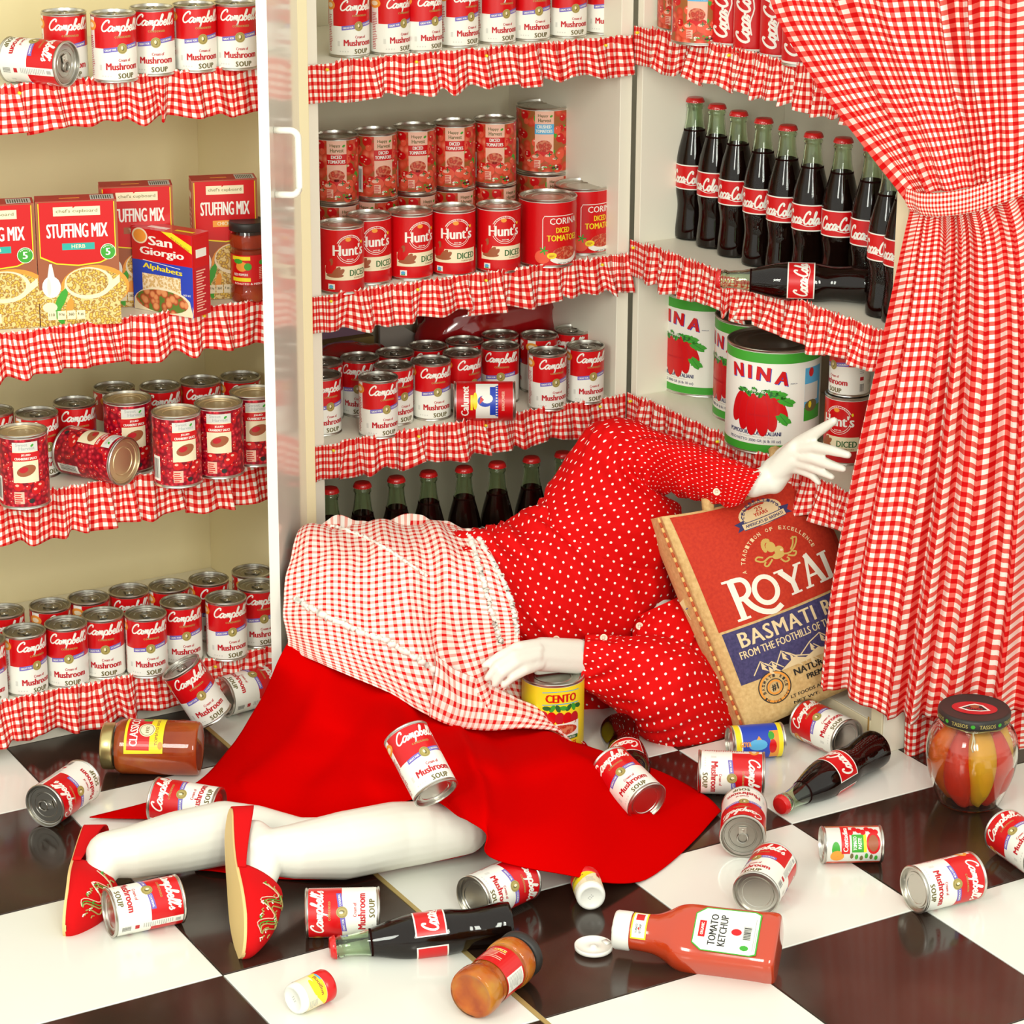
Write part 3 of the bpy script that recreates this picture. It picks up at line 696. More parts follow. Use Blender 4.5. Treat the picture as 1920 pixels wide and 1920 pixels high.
pn('back_panel', (.30, -.755, 0), (.312, -.004, 1.9), CAB, RC); pn('side_panel', (.0, -.022, 0), (.30, -.004, 1.9), CAB, RC); pn('side_panel', (.0, -.755, 0), (.30, -.735, 1.9), CAB, RC)
for z in RSH: pn('shelf', (.001, -.7345, z-.018), (.299, -.0225, z), CAB, RC)
pn('plinth', (.02, -.734, 0), (.036, -.023, .026), CAB, RC)
pn('face_frame', (-.004, -.755, 0), (-.0005, -.727, 1.9), BEIGE, RC, 'beige front edging strip'); pn('face_frame', (-.004, -.727, .018), (-.0005, -.023, .046), BEIGE, RC, 'beige front edging strip')
hg = MB(); hg.box((-.0048, -.7235, .028), (-.004, -.7205, .052), mat('brown_slot', (.45, .25, .06), .5)); o = hg.build('shelf_clip'); o.parent = RC; o.matrix_parent_inverse = RC.matrix_world.inverted()
# filler between left and middle cabinets with a door bumper
tr = MB(); tr.box((-.654, .03, 0), (-.631, .05, 1.9), GAPM); tag(tr.build('trim_1'), None, kind='structure')
bp_ = MB(); P = Yp(557, 122, .028); bp_.lathe([(.0055, 0), (.005, .004), (.0, .006)], BEIGE, 16, Matrix.Translation(P) @ Matrix.Rotation(PI/2, 4, 'X')); tag(bp_.build('door_bumper', smooth=True), 'small round beige door bumper on the tan filler left of the middle cabinet', 'bumper')
# opened door of the left cabinet, hinged at its right edge
DH = Vector((-.653, -.055, 0)); DE = Yp(514, 600, -.27); DE.z = 0
dd = (DE-DH); DW = dd.length; dd.normalize(); dn = Vector((-dd.y, dd.x, 0))       # dn: outer face direction
if dn.x < 0: dn = -dn
Md = Matrix.Identity(4)
for i in range(3): Md[i][0], Md[i][1], Md[i][2], Md[i][3] = dd[i], dn[i], (0, 0, 1)[i], DH[i]
def dpart(mb, name, parent, **k):
    o = mb.build(name, None, **k); o.data.transform(Md); 
    if Md.determinant() < 0: o.data.flip_normals()
    o.parent = parent; o.matrix_parent_inverse = LC.matrix_world.inverted() if parent is LC else Matrix.Identity(4); return o
q = MB(); q.box((0, -.0165, .012), (DW-.0008, -.0005, 1.88), DOORM); q.box((DW-.0008, -.0165, .012), (DW, -.0005, 1.88), EDGEM); door = dpart(q, 'door', LC); door['label'] = 'glossy white door panel standing open, seen edge on'
hz0, hz1 = Yp(520, 250, DE.y).z, Yp(520, 372, DE.y).z
hp = []
for a in range(7):
    t = PI/2*a/6; hp.append((0, .010+.026*1 if 0 else 0, 0))
def hpt(y, z): return (DW-.032, y, z)
r_ = .012; pts = [hpt(0, hz0)] + [hpt(.036-r_+r_*math.sin(t), hz0-r_+r_*math.cos(t)) for t in [PI/2*k/5 for k in range(6)]] + [hpt(.036-r_+r_*math.cos(t), hz1+r_-r_*math.sin(t)) for t in [PI/2*k/5 for k in range(6)]] + [hpt(0, hz1)]
q = MB(); q.tube(pts, .0052, EDGEM, 12); hd = dpart(q, 'handle', door, smooth=True)
# ---------------------------------------------------------------- gathered gingham ruffles pinned to the shelf fronts
def ruffle(p0, p1, out, h, seed, label, flats=(), group='gingham ruffles on the shelf edges', pins=()):
    rd = random.Random(seed); p0, p1, out = Vector(p0), Vector(p1), Vector(out); L = (p1-p0).length; d = (p1-p0)/L
    nu = int(L/.0028); nv = 12
    knots = [0]; 
    while knots[-1] < L+.05: knots.append(knots[-1]+rd.uniform(.010, .034))
    amp = [rd.uniform(.25, 1)*(1 if k % 2 else -1) for k in range(len(knots))]; drop = [rd.uniform(-1, 1) for _ in knots]; sh = [rd.uniform(-1, 1) for _ in knots]
    def lerp(A, s):
        for k in range(len(knots)-1):
            if knots[k+1] >= s:
                t = (s-knots[k])/(knots[k+1]-knots[k]); t = t*t*(3-2*t); return A[k]*(1-t)+A[k+1]*t
        return A[-1]
    V, UV = [], []; u = 0; last = None; us = []
    for i in range(nu+1):
        s = L*i/nu; a = lerp(amp, s)
        if last is not None: u += math.hypot(L/nu, (a-last)*.016)*1.12
        last = a; us.append(u)
    for j in range(nv+1):
        t = j/nv
        for i in range(nu+1):
            s = L*i/nu; k = 1.0
            for f0, f1 in flats:
                if f0 <= s <= f1: k = .25
            a = lerp(amp, s)*k; b = lerp(sh, s)*k
            fr = (.0065*noise.noise(Vector((s*210, seed, 0)))+.0035*noise.noise(Vector((s*520, seed, 2))))*k*max(0, 1-t*4)
            off = .0045+(.0125*a+.010)*(.22+.95*t)*k+.0035*k*math.sin(s*330+3*seed+t*2)*(1-t)*t*3
            z = -t*h*(1+.13*lerp(drop, s)*k)+fr
            z += (.006*k*(1-t) if t < .12 else 0)
            P = p0+d*(s+(.010*b*t))+out*max(off, .0015)+Vector((0, 0, z))
            V.append(P); UV.append((us[i]+.0025*b*t, t*h*1.06+.01+.0015*math.sin(s*90)))
    F = [(j*(nu+1)+i, j*(nu+1)+i+1, (j+1)*(nu+1)+i+1, (j+1)*(nu+1)+i) for j in range(nv) for i in range(nu)]
    o = mobj('gingham_ruffle', V, F, GING, None, True, uv=UV)
    md = o.modifiers.new('thickness', 'SOLIDIFY'); md.thickness = .0007
    tag(o, label, 'ruffle', group)
    for s in pins:
        q = MB(); q.capsule(p0+d*s+out*.017+Vector((0, 0, -.006)), .0026, p0+d*s+out*.019+Vector((0, 0, -.006)), .0026, YELLOW, 8)
        pn_ = q.build('pin', o, True); pn_['label'] = 'yellow pin head'
    return o
on = {0: 'bottom', 1: 'third', 2: 'second', 3: 'top'}
LL = ['gathered red gingham ruffle on the bottom shelf of the left cabinet', 'gathered red gingham ruffle under the cranberry cans, left cabinet', 'gathered red gingham ruffle under the stuffing boxes, left cabinet', 'gathered red gingham ruffle on the top visible shelf of the left cabinet']
for k, z in enumerate(LSH[:4]): ruffle((-1.75, LF, z), (-.712, LF, z), (0, -1, 0), .066, 11+k, LL[k], pins=(.62, 1.04) if k in (3, 1) else (.9,))
ML = ['gathered red gingham ruffle on the middle cabinet, above the capped bottles', 'gathered red gingham ruffle on the middle cabinet, under the diced tomato cans', 'gathered red gingham ruffle on the middle cabinet, under the top row of soup cans']
for k, z in enumerate(MSH[1:4]): ruffle((-.632, 0, z+.002), (-.012, 0, z+.002), (0, -1, 0), .060 if k else .058, 31+k, ML[k], flats=((0, .06),), pins=(.04, .2, .33, .56))
RL = ['gathered red gingham ruffle on the right cabinet, beside the raised hand', 'gathered red gingham ruffle on the right cabinet, under the lying cola bottle', 'gathered red gingham ruffle on the right cabinet, under the slim red drink cans']
for k, z in enumerate(RSH[1:4]): ruffle((-.003, -.006, z+.002), (-.003, -.752, z+.002), (-1, 0, 0), .062, 51+k, RL[k], flats=((0, .05),), pins=(.03, .3))
# ---------------------------------------------------------------- curtain tied back in front of the right cabinet
CT = empty('curtain', Matrix.Translation((-.06, -.85, 0))); tag(CT, 'red and white gingham curtain tied back at the right', 'curtain'); bpy.context.view_layer.update()
def adopt(o, r=CT): o.parent = r; o.matrix_parent_inverse = r.matrix_world.inverted(); return o
CX_ = -.085
CA = Vector((-.095, -.685, 0)); CN = Vector((.761, .648, 0))        # the curtain hangs in a plane that turns round the cabinet's end
def row(pts, x):
    out = []
    for px, py, dx in pts:
        d = ray(px, py); t = (CA+CN*(x-CX_+dx)-CAM).dot(CN)/d.dot(CN); out.append(CAM+d*t)
    return out
up = [row([(1428, -60, 0), (1550, -60, 0), (1700, -60, 0), (1850, -60, 0), (2010, -60, 0)], CX_),
      row([(1462, 40, 0), (1585, 40, 0), (1720, 50, 0), (1850, 50, 0), (2005, 40, 0)], CX_),
      row([(1540, 165, 0), (1635, 150, 0), (1745, 150, 0), (1855, 150, 0), (2000, 140, 0)], CX_-.01),
      row([(1640, 290, -.0), (1700, 265, -.01), (1775, 255, -.01), (1865, 245, 0), (1990, 235, 0)], CX_-.02),
      row([(1712, 372, 0), (1745, 362, -.02), (1800, 355, -.02), (1870, 340, -.01), (1975, 305, 0)], CX_-.015)]
def cdisp(ph, am, fr=9, tie='bottom'):
    def f(u, v, P):
        k = 1-.55*v if tie == 'bottom' else .35+.65*min(1, v*2.2)
        w_ = fr*(u+.10*math.sin(6.3*u+ph)+.05*math.sin(17*u+2*ph))
        a = 1-2*abs(math.sin(PI*w_+ph))**.8+.30*math.sin(2*PI*(2.1*w_)+ph*2+v*2.5)+.25*noise.noise(Vector((u*14, v*3, ph)))
        return am*k*a+.004*noise.noise(Vector((u*9, v*5, ph)))
    return f
adopt(cloth('upper_drape', net(up, 150, 60), GING, None, cdisp(.6, .026, 6), .0008, (1.28, 1.0)))
lo = [row([(1716, 384, 0), (1745, 392, -.02), (1795, 396, -.02), (1860, 380, -.01), (1970, 335, 0)], CX_-.01),
      row([(1694, 470, 0), (1735, 470, -.01), (1800, 470, -.01), (1880, 465, 0), (1990, 440, 0)], CX_),
      row([(1655, 650, 0), (1712, 650, -.01), (1790, 650, -.01), (1890, 650, 0), (2000, 640, 0)], CX_),
      row([(1600, 900, 0), (1670, 900, -.01), (1765, 900, -.01), (1880, 900, 0), (2000, 890, 0)], CX_),
      row([(1560, 1110, 0), (1635, 1120, -.01), (1735, 1135, -.01), (1860, 1130, 0), (2000, 1130, 0)], CX_),
      row([(1541, 1287, 0), (1615, 1322, -.01), (1704, 1352, -.01), (1830, 1345, 0), (2000, 1340, 0)], CX_)]
adopt(cloth('lower_drape', net(lo, 150, 90), GING, None, cdisp(2.2, .023, 5, 'top'), .0008, (.84, 1.0)))
lo2 = [row([(1715, 800, 0), (1790, 800, 0), (1900, 800, 0), (2010, 800, 0)], CX_+.045), row([(1706, 1100, 0), (1790, 1100, 0), (1900, 1100, 0), (2010, 1100, 0)], CX_+.045),
       row([(1694, 1425, 0), (1760, 1428, 0), (1880, 1412, 0), (2010, 1395, 0)], CX_+.045)]
adopt(cloth('rear_drape', net(lo2, 90, 50), GING, None, cdisp(1.1, .012, 4, 'top'), .0008, (.9, 1.0)))
tb = [row([(1700, 352, 0), (1735, 362, -.03), (1800, 356, -.035), (1870, 335, -.02), (1990, 288, 0)], CX_-.025), row([(1698, 376, 0), (1735, 387, -.035), (1800, 382, -.04), (1870, 360, -.025), (1990, 310, 0)], CX_-.025), row([(1706, 392, 0), (1740, 405, -.03), (1800, 402, -.035), (1870, 384, -.02), (1990, 335, 0)], CX_-.025)]
tbo = adopt(cloth('tieback', net(tb, 80, 12), GINGS, None, lambda u, v, P: .002*math.sin(u*40)*max(0, 1-u*3), .0012)); tbo['label'] = 'tieback band in smaller gingham check'
# ---------------------------------------------------------------- goods on the shelves
ORD = ['leftmost', 'second', 'third', 'fourth', 'fifth', 'sixth', 'seventh', 'eighth', 'ninth', 'tenth']
def row_label(k, n, what, where):
    if k == 0: return f'{what}, leftmost {where}'
    if k == n-1: return f'{what}, rightmost {where}'
    return f'{what}, {ORD[k]} from the left {where}'
SOUP = 'mushroom soup can'
def row_top(kind, L, zs, what, where, group):
    for k, (x, y, r) in enumerate(L): stand_top(kind, x, y, zs, r, row_label(k, len(L), what, where), group)
G1 = 'soup cans on the top left shelf'
row_top('soup_can', [(118.8, 20, 12), (211.4, 22, 21), (283.8, 11.5, 8), (363.5, 6, 21), (440.6, 2.5, 11)], LSH[3], 'upright '+SOUP, "in the left cabinet's top row", G1)
lie('soup_can', (126.6, 120), (18, 111), -62, SOUP+' lying on its side before the top row, left cabinet', G1, LSH[3]+.034, LSH[3]+.034)
G2 = 'soup cans behind the cranberry cans'
row_top('soup_can', [(-15, 768, 10), (68, 772, 32), (139, 752, 14), (213.4, 724, 70), (300, 722, 12), (375, 712, 10), (450, 704, 25)], LSH[1], SOUP, 'behind the cranberry cans', G2)
row_top('cranberry', [(40.6, 805, 6), (238, 744, 15), (329.7, 768.8, 20), (409.4, 753, 0), (475, 732.5, 10)], LSH[1], 'upright cranberry sauce can', 'of the gold-lidded cans', 'cranberry sauce cans')
lie('cranberry', (237, 866), (125, 842), -52, 'cranberry sauce can lying on its side, gold lid facing forward', 'cranberry sauce cans', LSH[1]+.0385, LSH[1]+.0385)
G3 = 'soup cans on the bottom left shelf'
row_top('soup_can', [(6, 1144, 10), (93.3, 1133, 45), (165.4, 1118.6, 58), (241.5, 1105.4, 5), (316, 1096.7, 28), (390.9, 1084, 28), (471.7, 1069, 60)], LSH[0], SOUP, "in the bottom left shelf's back row", G3)
row_top('soup_can', [(-31, 1198, 10), (45.2, 1181, 31), (123, 1166.7, 4), (192.5, 1150, 3), (272.7, 1148.3, 11), (338.4, 1125.8, 14), (423, 1118.5, 17), (482.8, 1095, 17)], LSH[0], SOUP, "in the bottom left shelf's front row", G3)
for k, (x, y, r) in enumerate([(655.5, 109.3, 28), (730.8, 104.5, 45), (791.6, 99.7, 41), (859.7, 91, 40), (930, 84.3, 32), (994.4, 78.4, 26), (1063.5, 72.9, 25), (1132, 66.3, 18)]):
    stand_base('soup_can', x, y, MSH[3], r, row_label(k, 8, SOUP, "in the middle cabinet's top row"), 'soup cans on the top middle shelf')
GH = 'red diced tomato cans with a yellow band'
row_top('diced_tomato_can', [(639.3, 416.6, 16), (691.5, 400.5, 13), (769.3, 393, 24), (850, 386.7, 5), (935, 381.6, 12)], MSH[2], 'red diced tomato can with yellow band', 'in its row', GH)
up_ = [(630, 251, 0), (703.3, 243.4, 22), (777, 234.8, 9), (851, 227, 2), (927.8, 220.7, 0)]
for k, (x, y, r) in enumerate(up_):
    zs = MSH[2]+.1136; o = stand_top('small_harvest', x, y, zs, r, row_label(k, 5, 'tomato can with pictured tomatoes', 'of the stacked upper cans'), 'stacked tomato cans with pictured tomatoes')
    P = o.matrix_world.translation if False else Zp(x, y, zs+.1135); P.z = MSH[2]
    spawn('small_harvest', frame(P, Vector((0, 0, 1)), [30, -30, 40, 35, 50][k]), row_label(k, 5, 'lower tomato can, only its top showing', 'under the stacked cans'), 'can', 'stacked tomato cans with pictured tomatoes', 'tomato_can')
zs = MSH[2]+.1181; stand_top('large_harvest', 1020.6, 194, zs, 0, 'large crushed tomato can with a blue label band, on top of another', 'large crushed tomato cans')
P = Zp(1020.6, 194, zs+.118); P.z = MSH[2]; spawn('large_harvest', frame(P, Vector((0, 0, 1)), 25), 'large crushed tomato can, nearly hidden under the blue-banded one', 'can', 'large crushed tomato cans', 'crushed_tomato_can')
stand_top('corina', 1027.4, 364.4, MSH[2], 25, 'large red diced tomato can with yellow lettering, nearer of the two', 'large red diced tomato cans with yellow letters')
stand_top('corina', 1092.7, 343.7, MSH[2], 32, 'large red diced tomato can with yellow lettering, farther of the two', 'large red diced tomato cans with yellow letters')
G4 = 'soup cans on the third middle shelf'
W3 = 'before the red plastic bags'
row_top('soup_can', [(606, 676.4, 10), (674.8, 667.8, -8), (740.5, 658.4, 15), (801.4, 646, 15), (871, 637, 20), (937.4, 625.4, 15), (1010.6, 626, 68), (1073.5, 616, -18)], MSH[1], SOUP+', back row', W3, G4)
row_top('soup_can', [(602, 700.6, 27), (709, 705.3, 25), (738, 682.7, 34), (809, 674, 19), (866.5, 659, 40), (938, 645.6, 2), (1026.8, 657.4, 28), (1098, 646, 26)], MSH[1], SOUP+', front group', W3, G4)
o = lie('baking_can', (860, 752), (957, 752), 0, 'red baking powder can lying on its side before the soup cans', None, MSH[1]+.0345, MSH[1]+.0345)
GB = 'capped cola bottles in the middle cabinet'
for k, (x, y) in enumerate([(618.4, 914), (679.3, 903.8), (743, 893.4), (803.4, 883), (870, 874.5), (932.3, 866), (996.6, 856.3), (1056, 847), (1103, 838)]):
    stand_top('cola_bottle', x, y, MSH[0], [0, 0, 0, 10, 12, 6, 20, 0, 0][k], row_label(k, 9, 'red-capped cola bottle', 'on the bottom middle shelf'), GB)
GR = 'capped cola bottles in the right cabinet'
for k, (x, y, r) in enumerate([(1304, 181.6, -28), (1345, 194, -48), (1385.6, 207, -22), (1432.5, 220.7, -28), (1477.8, 233.6, -30), (1526, 247, -28), (1582, 257, -8), (1638, 272, -12), (1672, 296, -30), (1703, 306, -30)]):
    stand_top('cola_bottle', x, y, RSH[2], r, row_label(k, 10, 'red-capped cola bottle', 'of the row in the right cabinet'), GR)
lie('cola_bottle', (1338, 523), (1639, 533), 8, 'cola bottle lying on its side before the upright bottles', 'cola bottles lying on their sides', RSH[2]+.0155+.016, RSH[2]+.031)
GN = 'white and green catering tomato cans'
stand_base('nina', 1321, 746, RSH[1], -47, 'large white and green tomato can, farthest left of the three', GN)
stand_top('nina', 1427, 588, RSH[1], -68, 'large white and green tomato can, between the other two', GN)
stand_top('nina', 1453, 634.6, RSH[1], -20, 'large white and green tomato can behind the raised hand', GN)
o = stand_base('diced_tomato_can', 1585, 874, RSH[1], -30, 'red diced tomato can beneath a soup can, beside the curtain edge', GH)
P = Zp(1585, 874, RSH[1]); d = P-CAM; d.z = 0; P += d.normalized()*.038; P.z = RSH[1]+.1137
spawn('soup_can', frame(P, Vector((0, 0, 1)), -52), SOUP+' standing on a red diced tomato can beside the curtain', 'can', None)
stand_base('large_harvest', 1315, 87, RSH[3], -10, 'large tomato can with pictured tomatoes, top shelf of the right cabinet', 'large crushed tomato cans')
stand_base('large_harvest', 1287, 62, RSH[3], -25, 'large tomato can at the back left corner, right cabinet top shelf', 'large crushed tomato cans')
for k, (x, y) in enumerate([(1369, 91), (1411, 102), (1461, 113), (1503, 127)]):
    stand_base('cola_can', x, y, RSH[3], -26, row_label(k, 4, 'red drink can with white script', 'beside the curtain'), 'red cola drink cans')
# ---------------------------------------------------------------- goods spilled over the floor
GF = 'soup cans spilled on the floor'
def fcan(T, B, roll, label, **k): return lie('soup_can', T, B, roll, SOUP+' '+label, GF, **k)
fcan((78, 1515), (160, 1460), -20, 'lying at the left edge, pull tab facing the viewer')
fcan((296, 1500), (405, 1518), 25, 'lying on the skirt behind the calf', zt=.050, zb=.046)
fcan((340, 1252), (398, 1340), 4, 'leaning against the bottom left shelf', zt=.118, zb=.036)
fcan((511, 1280), (420, 1306), -42, 'lying under the skirt edge by the left cabinet')
fcan((766, 1388), (812, 1476), 22, 'lying on the lap of the red skirt', zt=.205, zb=.158)
fcan((1138, 1430), (1219, 1510), 8, 'lying on the right edge of the skirt', zt=.072, zb=.046)
fcan((1430, 1451), (1312, 1447), 15, 'lying beside the blue can, label upright')
fcan((1392, 1574), (1396, 1508), 2, 'lying pull-tab end forward below the blue can')
fcan((1456, 1612), (1413, 1685), -50, 'lying bottom end forward beside the ketchup bottle')
fcan((1828, 1640), (1710, 1669), 12, 'lying on the tile corner at the right')
fcan((1880, 1556), (1960, 1612), 12, 'cut off by the right edge of the picture')
fcan((1513, 1350), (1585, 1385), 20, 'lying in front of the rice bag')
fcan((335, 1685), (204, 1712), -38, 'lying between the two red slippers')
fcan((572, 1712), (713, 1709), 0, 'lying upright-labelled right of the nearer slipper')
fcan((981, 1644), (890, 1685), 12, 'lying below the skirt hem, bottom end forward')
lie('paste_can', (1540, 1584), (1652, 1582), 0, 'small tomato paste can lying alone on a black tile', None)
lie('blue_can', (1464, 1386), (1369, 1393), 10, 'small blue and yellow can lying against the elbow', None)
lie('cola_bottle', (1461, 1512), (1643, 1402), 30, 'cola bottle lying on the floor before the right cabinet', 'cola bottles lying on their sides', .0165, .031)
lie('cola_bottle', (627, 1776), (950, 1732), 62, 'cola bottle lying across the front tiles', 'cola bottles lying on their sides', .0165, .031)
lie('cola_bottle', (1212, 1530), (1152, 1345), 10, 'cola bottle lying under the sleeve beside the yellow can', 'cola bottles lying on their sides', .0165, .031)
P = Zp(1037, 1262, .118); P.z = 0
spawn('cento', frame(P, Vector((0, 0, 1)), 12), 'large yellow tomato can standing under the resting hand', 'can', None, 'yellow_tomato_can')
# ---------------------------------------------------------------- cartons
def carton(name, TL, TR, BR, BL, depth, side, pr, label, group=None, top=None, W=1, H=1, extra=None):
    TL, TR, BR, BL = map(Vector, (TL, TR, BR, BL)); ex = (TR-TL+BR-BL)/2; ey = (TL-BL+TR-BR)/2; w, h = ex.length, ey.length
    ex.normalize(); ey = (ey-ex*ey.dot(ex)).normalized(); n = ex.cross(ey); O = BL
    M = Matrix.Identity(4)
    for i in range(3): M[i][0], M[i][1], M[i][2], M[i][3] = ex[i], n[i]*-1, ey[i], O[i]
    root = empty(name, M); tag(root, label, 'box', group)
    q = MB(); q.box((0, 0, 0), (w, depth, h), side); o = q.build('carton', root)
    md = o.modifiers.new('edge', 'BEVEL'); md.width = .0012; md.segments = 2
    q = MB(); pr.emit(q, lambda x, y, d: Vector((x/W*w, -.0002-d, y/H*h)), .00012); q.build('front_print', root)
    if extra:
        q = MB(); extra(q, w, h, depth); q.build('side_print', root)
    return root
def stuffing_print(flavor, fc):
    p = Print(); p.rect(0, 0, .13, .195, BROWNP, 0)
    p.poly([(.004, .192), (.004, .108), (.03, .097), (.065, .0935), (.1, .097), (.126, .108), (.126, .192)], YELLOW, 1)
    p.poly([(.0055, .1935), (.0055, .110), (.03, .099), (.065, .0955), (.1, .099), (.1245, .110), (.1245, .1935)], RED, 2)
    p.rect(.028, .172, .103, .186, CREAMP, 3); p.text("chef's cupboard", .0655, .1755, .066, .0068, OLIVE, 4, bold=0); p.ell(.062, .187, .004, .0014, RED, 4, 8, rot=.8)
    p.text('STUFFING MIX', .065, .138, .098, .022, WHITE, 3, bold=.045); p.rect(.040, .119, .092, .1295, fc, 3); p.text(flavor, .066, .1215, .022 if len(flavor) < 5 else .034, .0058, CREAMP, 4, bold=.02)
    p.rect(0, 0, .13, .058, STUFF, 1); p.ell(.090, .060, .055, .034, ORANGE, 1.4, 26); p.ell(.090, .056, .051, .031, STUFF, 1.8, 26)
    p.rect(.045, 0, .13, .052, STUFF, 1.9)
    p.ell(.080, .066, .039, .025, CREAMP, 3, 26); p.ell(.078, .068, .034, .021, STUFF, 4, 26); p.poly([(.106, .060), (.13, .078), (.13, .066), (.109, .050)], CREAMP, 3.5)
    p.ell(.020, .062, .015, .017, WHITE, 3, 18); p.poly([(.014, .076), (.018, .098), (.022, .098), (.026, .076)], WHITE, 3.2); p.ell(.016, .062, .003, .014, LGREY, 4, 10)
    p.ell(.016, .030, .012, .008, CREAMP, 3, 12); p.ell(.034, .040, .007, .022, GREEN, 2.5, 10, rot=-.5); p.ell(.030, .018, .006, .018, GREEN, 2.6, 10, rot=.4); p.ell(.048, .030, .006, .014, ORANGE, 2.7, 10, rot=-.2)
    for k in range(4): p.rect(.012+k*.0155, .010, .0255+k*.0155, .024, CREAMP, 5); p.text(['110', '0.5g', '360', '1g'][k], .0187+k*.0155, .016, .009, .0045, OLIVE, 6)
    p.ell(.113, .1145, .0125, .0125, WHITE, 4, 22); p.ell(.113, .1145, .0115, .0115, GREEN, 5, 22); p.text('5', .113, .109, .008, .011, WHITE, 6, bold=.04); p.arctext('MINUTE', .113, .1145, .0085, 145, 35, .002, WHITE, 6)
    return p
def stuff_side(q, w, h, d):
    q.box((0, 0, h-.0003), (w, d, h+.0004), DRED); q.box((w*.68, .004, h+.0004), (w*.97, d-.006, h+.0006), LGREY)
    for k in range(9): q.box((w*(.70+.028*k), .006, h+.0006), (w*(.711+.028*k), d-.012, h+.0008), BLACK)
    q.box((w*.3, d*.4, h+.0004), (w*.55, d*.5, h+.0006), ORANGE)
    q.box((-.0004, .003, .004), (-.0001, d-.003, h-.004), DRED); q.box((-.0006, .008, h-.03), (-.0003, d-.008, h-.02), CREAMP)
    for k in range(14): q.box((-.0006, .008, h*.75-k*.008), (-.0003, d*.55+.01*(k % 3), h*.75-k*.008+.003), PINKP)
zS = LSH[2]+.0005
def box_from(bl, br, htop, z=zS):
    BL, BR = Zp(*bl, z), Zp(*br, z); d = ray(*htop); n = Vector((-(BR-BL).y, (BR-BL).x, 0)).normalized()
    t = (BL-CAM).dot(n)/d.dot(n); top = (CAM+d*t).z-z; U_ = Vector((0, 0, top)); return BL+U_, BR+U_, BR, BL
GX = 'red stuffing mix boxes'
f = stuffing_print('HERB', TEAL)
a = box_from((77, 613), (228, 606), (68, 379)); carton('stuffing_mix_box', *a, .042, RED, f, 'herb stuffing mix box with teal flavour band, whole front in view', GX, None, .13, .195, stuff_side)
a = box_from((-84, 622), (75, 613), (-90, 388)); carton('stuffing_mix_box', *a, .042, RED, f, 'herb stuffing mix box cut off by the left edge', GX, None, .13, .195, stuff_side)
a = box_from((196, 577), (331, 571), (185, 352)); carton('stuffing_mix_box', *a, .042, RED, stuffing_print('TURKEY', BROWNP), 'stuffing mix box standing behind the blue and red pasta box', GX, None, .13, .195, stuff_side)
a = box_from((366, 563), (487, 557), (356, 340)); carton('stuffing_mix_box', *a, .042, RED, stuffing_print('CHICKEN', ORANGE), 'chicken stuffing mix box with orange flavour band, behind the pepper jar', GX, None, .13, .195, stuff_side)
p = Print(); p.rect(0, 0, .1, .135, BLUE, 0); p.rect(0, .083, .1, .135, RED, 1); p.ell(.014, .123, .013, .013, CREAMP, 2, 20); p.ell(.014, .123, .0105, .0105, ORANGE, 3, 20)
p.text('San', .048, .110, .040, .015, WHITE, 3, bold=.04); p.text('Giorgio', .050, .0895, .074, .0165, WHITE, 3, bold=.04); p.poly([(.050, .135), (.1, .105), (.1, .118), (.068, .135)], YELLOW, 2); p.text('AN EXCELLENT', .080, .1175, .036, .0025, BROWNP, 3, rot=-.55)
p.stroke([(.018, .084), (.080, .0775)], .001, WHITE, 3, smooth=0); p.text('Alphabets', .050, .066, .066, .0115, YELLOW, 3, bold=.03, rot=-.07)
p.rect(.016, .020, .080, .062, PASTA, 2); P_ = [(.050+.050*math.cos(2*PI*k/26), .012+.030*math.sin(2*PI*k/26)) for k in range(26) if .012+.030*math.sin(2*PI*k/26) > 0]
p.poly([(x, max(y, 0)) for x, y in sorted([q for q in P_], key=lambda q: -q[0])]+[(0.001, 0), (.099, 0)], CREAMP, 3); p.ell(.048, .019, .044, .019, SOUPP, 4, 26); p.text('NET WT', .090, .034, .012, .003, WHITE, 3)
BLp, BRp = Zp(252, 577, zS), Zp(364, 597, zS)
a = box_from((252, 577), (364, 597), (252, 426))
def geo_side(q, w, h, d):
    q.box((0, 0, h-.0003), (w, d, h+.0004), RED); q.box((w*.18, d*.3, h+.0004), (w*.5, d*.55, h+.0006), WHITE); q.box((w*.62, d*.35, h+.0004), (w*.92, d*.5, h+.0006), YELLOW)
    q.box((w+.0001, .003, h*.60), (w+.0004, d-.003, h-.003), RED); q.box((w+.0001, .003, .003), (w+.0004, d-.003, h*.60), DRED)
    for k in range(16): q.box((w+.0004, .008, h*.55-k*.0042), (w+.0006, d-.012-.004*(k % 3), h*.55-k*.0042+.0018), PINKP)
    q.box((w+.0004, d*.2, h*.72), (w+.0006, d*.8, h*.82), WHITE)
carton('pasta_box', *a, .042, RED, p, 'small red and blue alphabet pasta box standing before the stuffing boxes', None, None, .1, .135, geo_side)
